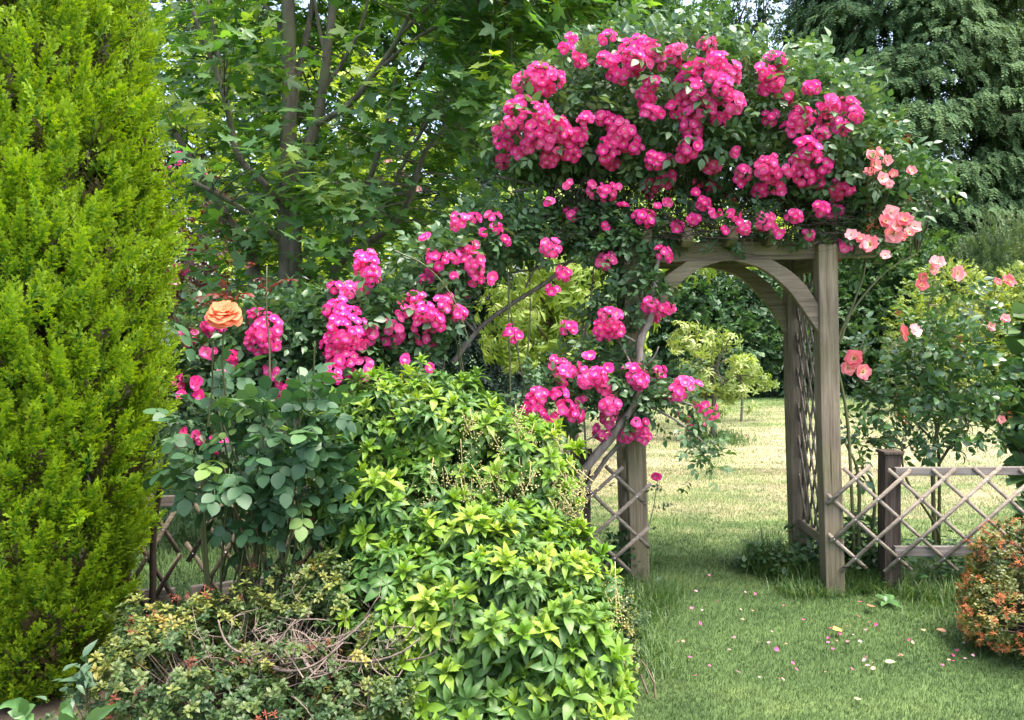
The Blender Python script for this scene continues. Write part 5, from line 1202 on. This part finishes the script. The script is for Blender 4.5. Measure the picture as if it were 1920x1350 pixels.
# peach tree with long hanging leaves
mass('peach_tree', 'light green tree with long drooping narrow leaves behind the left arch post', 'tree',
     [E(1010, 400, 9.6, .75, .6, .45), E(1060, 520, 9.5, .8, .7, .55), E(1000, 600, 9.5, .6, .6, .45), E(1120, 600, 9.4, .55, .6, .55), E(1180, 480, 9.6, .5, .6, .6), E(960, 640, 9.4, .35, .5, .3), E(1090, 660, 9.3, .5, .5, .25), E(1120, 380, 9.8, .7, .6, .4), E(1260, 400, 9.9, .7, .6, .4)], 1500, .22, G_LIME, (.7, 9.6, 0),
     tmpls=[join([(LFN[i % 2], rot('Z', -.5*(i-3)) @ rot('X', -.3-.12*(i % 3))*.62, np.array([0, .08*i, 0])) for i in range(7)])], freq=3, lump=.28, depth=.8, droop=1.1, nup=.4, front=9, trunk=[([(.75, 9.6, 0), (.72, 9.6, .8), (.68, 9.6, 1.5)], .06, .035)])
mass('lime_shrub', 'bright lime shrub in the sun behind the canopy edge of the rose arch', 'shrub', [(.3, 12.2, 2.5, .9, .7, .9), (1.1, 12.3, 2.2, .8, .7, 1.2), (1.5, 12.2, 3.0, .7, .7, .8), (2.5, 12.4, 2.9, .8, .7, .6), (3.5, 12.6, 3.0, .8, .7, .45)], 2600, .2, G_LIME, (.8, 12.2, 0), freq=3)
# sapling on the lawn
def sapling(label, base, h, blobs, n, size, trunk_r, stake=True):
    p = mass('sapling', label, 'young tree', blobs, n, size, G_SAP, base, tmpls=[whorl(8, .17, .5, s+300, .5) for s in range(3)], freq=4, lump=.3, depth=.95, front=9, nup=.3,
         trunk=[([tuple(base), (base[0]+.02, base[1], h*.35), (base[0]-.02, base[1], h*.55)], trunk_r, trunk_r*.6)], tmat=M_MBARK, limbs_n=5, part='crown')
    if stake: 
        s = box('support_stake', (-.09, .02, .42), (.03, .03, .86), DZ, p.o, bevel=.004)
G_SAP = leaf_mat('sapling_leaf', [(.13, .20, .045), (.22, .30, .075), (.38, .42, .18)], rough=.4, trans=.35)
sb = W(1336, 825, 11.25)
sapling('small yellow green sapling with a stake, on the straw coloured lawn seen through the arch', (sb[0], sb[1], 0), 1.9,
        [E(1300, 650, 11.2, .34, .32, .30), E(1360, 640, 11.2, .22, .25, .22), E(1390, 690, 11.2, .26, .25, .16), E(1310, 720, 11.2, .34, .3, .22), E(1370, 735, 11.2, .28, .25, .12), E(1335, 770, 11.2, .30, .3, .14), E(1285, 620, 11.2, .16, .2, .14), E(1400, 765, 11.2, .12, .12, .05)], 260, .11, .038)
sb2 = W(1390, 790, 13.4)
sapling('thin leafy sapling further back in front of the dark hedge', (sb2[0], sb2[1], 0), 1.6, [E(1398, 690, 13.4, .28, .25, .22), E(1425, 715, 13.4, .22, .2, .14), E(1372, 712, 13.4, .2, .2, .12)], 90, .10, .022, False)

# dark post with climber at the right edge
pp = thing('dark_garden_post', 'dark stained wooden post at the right edge behind the trellis fence', 'post', (3.42, 5.3, 0)); o = box('post_body', (0, 0, .8), (.10, .10, 1.6), DZ, pp, bevel=.006, cuts=6, wear=.003); box('post_cap', (0, 0, 1.61), (.125, .125, .025), DZ, pp, bevel=.005)
mass('climbing_plant', 'broad leaved green climber twining up the dark post at the right edge', 'climber', [(3.38, 5.2, 1.1, .17, .16, .32), (3.3, 5.15, .75, .13, .12, .16), (3.45, 5.2, 1.5, .2, .16, .25), (3.3, 5.0, .45, .12, .1, .2)], 330, .12, G_MID, (3.36, 5.2, 0), tmpls=[leaf(.42, .05, .15, .35)], depth=.8, front=9, freq=5, trunk=[([(3.36, 5.2, 0), (3.37, 5.21, .7), (3.39, 5.22, 1.3)], .008, .005)], limbs_n=6)

# strap leaves and bramble at the bottom left corner
M_STRAP = leaf_mat('strap_leaf', [(.06, .15, .045), (.12, .23, .08)], rough=.35, trans=.3)
ir = Plant('strap_leaved_plant', 'plant with long arching strap leaves in the bottom left corner', 'plant', (-1.5, 2.6, 0)); mb = MB()
def strap(path, w, rnd_):
    P = smooth_path(path, 5); k = len(P); T = nrm(np.gradient(P, axis=0)); S = nrm(np.cross(T, [0.2, -1, .4])); ww = w*np.sin(np.linspace(.5, math.pi, k))[:, None]
    N = nrm(np.cross(S, T)); v = np.concatenate([P - S*ww + N*w*.3, P, P + S*ww + N*w*.3]); q = []
    for i in range(k-1): q += [[i, i+1, k+i+1, k+i], [k+i, k+i+1, 2*k+i+1, 2*k+i]]
    mb.add(v, np.array(q).ravel(), [4]*len(q), rnd_, np.tile(np.linspace(0, 1, k), 3))
b0 = (-1.5, 2.6, 0)
strap([(-1.62, 2.5, 0), W(45, 1345, 2.5), W(20, 1320, 2.45), W(-12, 1335, 2.4)], .016, .3); strap([(-1.45, 2.55, 0), W(125, 1345, 2.5), W(128, 1328, 2.45), W(142, 1348, 2.4)], .022, .5)
strap([(-1.5, 2.5, 0), W(165, 1365, 2.45), W(195, 1335, 2.42), W(226, 1318, 2.4)], .020, .9); strap([(-1.52, 2.6, 0), W(90, 1400, 2.6), W(70, 1370, 2.5)], .02, .4)
ir.part('leaves', mb, M_STRAP, True)
bp = Plant('bramble_seedling', 'small light green bramble sprout in the bottom left corner', 'plant', (-1.57, 2.62, 0)); mb = MB(); sm = MB(); tube(sm, np.array([(-1.57, 2.62, 0), W(47, 1345, 2.52)]), .003, .002, 4)
scatter(mb, leaf(.40, .05, .15, .42), [W(47, 1340, 2.5)]*5, frames(np.array([[-.8, -.3, .35], [.6, -.3, .7], [-.4, -.3, .9], [.6, -.6, -.3], [-.2, -.7, -.3]]), UP[None]+[0, -.8, 0]), [.05, .055, .06, .055, .05], .8); bp.part('stem', sm, M_CANE); bp.part('leaves', mb, M_STRAP)
gw = Plant('grey_leaved_weed', 'grey green leafy weed between the golden conifer and the sprawling bush', 'plant', (-1.35, 2.7, 0)); mb = MB(); sm = MB()
for i in range(9):
    e = W(150+rng.normal()*16, 1290+rng.normal()*22, 2.6); tube(sm, arc((-1.36+rng.normal()*.03, 2.65, 0), e, [.02, 0, .05], 5), .003, .0015, 4); q = e + rng.normal(size=(6, 3))*.03; scatter(mb, leaf(.2, .05, .2, .4), q, frames(nrm(rnd_dir(6)+[0, 0, .2]), UP+rnd_dir(6)*.4), rng.uniform(.04, .07, 6), rng.random(6))
gw.part('stems', sm, M_CANE); gw.part('leaves', mb, leaf_mat('grey_weed_leaf', [(.05, .10, .055), (.09, .16, .09)]))
# dark stick leaning by the left trellis
mb = MB(); tube(mb, smooth_path([(-1.86, 3.9, 0), W(282, 1150, 3.86), W(288, 1000, 3.8), W(300, 920, 3.75), W(318, 840, 3.75)]), .018, .012, 7, knob=.1)
tube(mb, np.array([W(292, 1115, 3.86), W(320, 1070, 3.85), W(340, 1040, 3.84)]), .011, .007, 6, knob=.15)
tag(mb.build('dead_branch', M_DARKCANE, None, True), 'dark dead branch leaning between the golden conifer and the left trellis', 'branch')

# ================================================================== fallen petals and leaves
M_PF = petal_mat('fallen_pink_petal', [(0, (.66, .12, .28)), (1, (.62, .05, .22))], vary=.3); M_PP = petal_mat('fallen_pale_petal', [(0, (.62, .42, .46)), (1, (.60, .28, .36))], vary=.5, pale=(.6, .5, .52)); M_PB = leaf_mat('withered_petal', [(.26, .13, .09), (.42, .26, .17)], trans=.1)
def petal_mesh(name, mat, s):
    mb = MB(); r = np.random.default_rng(s); V = []
    for j, t_ in enumerate((0, .4, .75, 1)):
        for k in (-1, 0, 1): V.append((k*(.2, .5, .52, .3)[j], t_-.5, .10+.16*k*k+.18*(t_-.5)**2+r.normal()*.03))
    q = [[j*3+k, j*3+k+1, j*3+k+4, j*3+k+3] for j in range(3) for k in range(2)]
    mb.add(np.array(V)*.0185, np.array(q).ravel(), [4]*6, r.random(), np.repeat([0, .4, .75, 1], 3)); return mb.mesh(name, mat, True)
kinds = [([petal_mesh('fallen_petal', M_PF, s) for s in range(4)], 'deep pink rose petal lying on the mown grass in front of the arch', 34, 'deep pink petals on the grass'),
         ([petal_mesh('fallen_petal', M_PP, s+9) for s in range(4)], 'faded pale pink rose petal lying on the mown grass in front of the arch', 30, 'pale petals on the grass'),
         ([petal_mesh('withered_petal', M_PB, s+20) for s in range(3)], 'small brown withered petal lying on the mown grass in front of the arch', 24, 'withered petals on the grass')]
for meshes, lab, cnt, grp_ in kinds:
    for i in range(cnt):
        if rng.random() < .62: px, py = rng.uniform(1240, 1640), rng.uniform(1085, 1290)
        else: px, py = rng.uniform(1540, 1840), rng.uniform(1170, 1260)
        Y = F*EYE/(py-610); x = (px-960)/F*Y
        o = bpy.data.objects.new(meshes[0].name.split('.')[0], meshes[i % len(meshes)]); COL.objects.link(o)
        o.location = (x, Y, .024); o.rotation_euler = (rng.normal()*.35, rng.normal()*.35, rng.uniform(0, 6.28)); s = rng.uniform(.6, 1.2); o.scale = (s, s, s)
        tag(o, lab, 'petal', grp_)
def fallen_leaf(px, py, ln, mat, label):
    Y = F*EYE/(py-610); mb = MB(); scatter(mb, leaf(.32, .06, -.1, .45, stalk=.15), [(0, 0, 0)], frames(np.array([[rng.normal(), rng.normal(), .05]]), np.array([[0, -.3, 1.0]])), ln, .6)
    o = mb.build('fallen_leaf', mat, None, True, ((px-960)/F*Y, Y, .035)); tag(o, label, 'leaf')
M_YL = leaf_mat('yellow_leaf', [(.48, .34, .05), (.6, .45, .12)], trans=.15); M_BL = leaf_mat('brown_leaf', [(.22, .11, .06), (.36, .20, .11)], trans=.1); M_CL = leaf_mat('cream_leaf', [(.30, .30, .16), (.38, .38, .22)], trans=.15)
fallen_leaf(1580, 1192, .07, M_YL, 'single yellow leaf fallen on the grass in front of the right arch post'); fallen_leaf(1634, 1145, .075, M_BL, 'curled brown leaf on the grass just in front of the dark fence post')
fallen_leaf(1607, 1322, .045, M_CL, 'cream coloured leaf on the grass near the bottom edge'); fallen_leaf(1778, 1196, .05, M_BL, 'tan leaf on the grass below the rusty orange bush'); fallen_leaf(1655, 1253, .05, M_CL, 'whitish curled leaf on the grass in the middle of the petals')
dk = Plant('young_weed', 'bright green lobed weed at the foot of the dark fence post', 'plant', (*W(1662, 1130, 4.6)[:2], 0)); mb = MB(); n = 8; q = np.tile(W(1662, 1125, 4.6)*[1, 1, 0] + [0, 0, .02], (n, 1)); scatter(mb, leaf(.24, .06, .25, .5), q, frames(nrm(np.c_[rng.normal(size=(n, 2)), np.full(n, .5)]), UP[None] + [0, -.2, 0]), rng.uniform(.07, .11, n), rng.random(n)); dk.part('leaves', mb, M_STRAP)
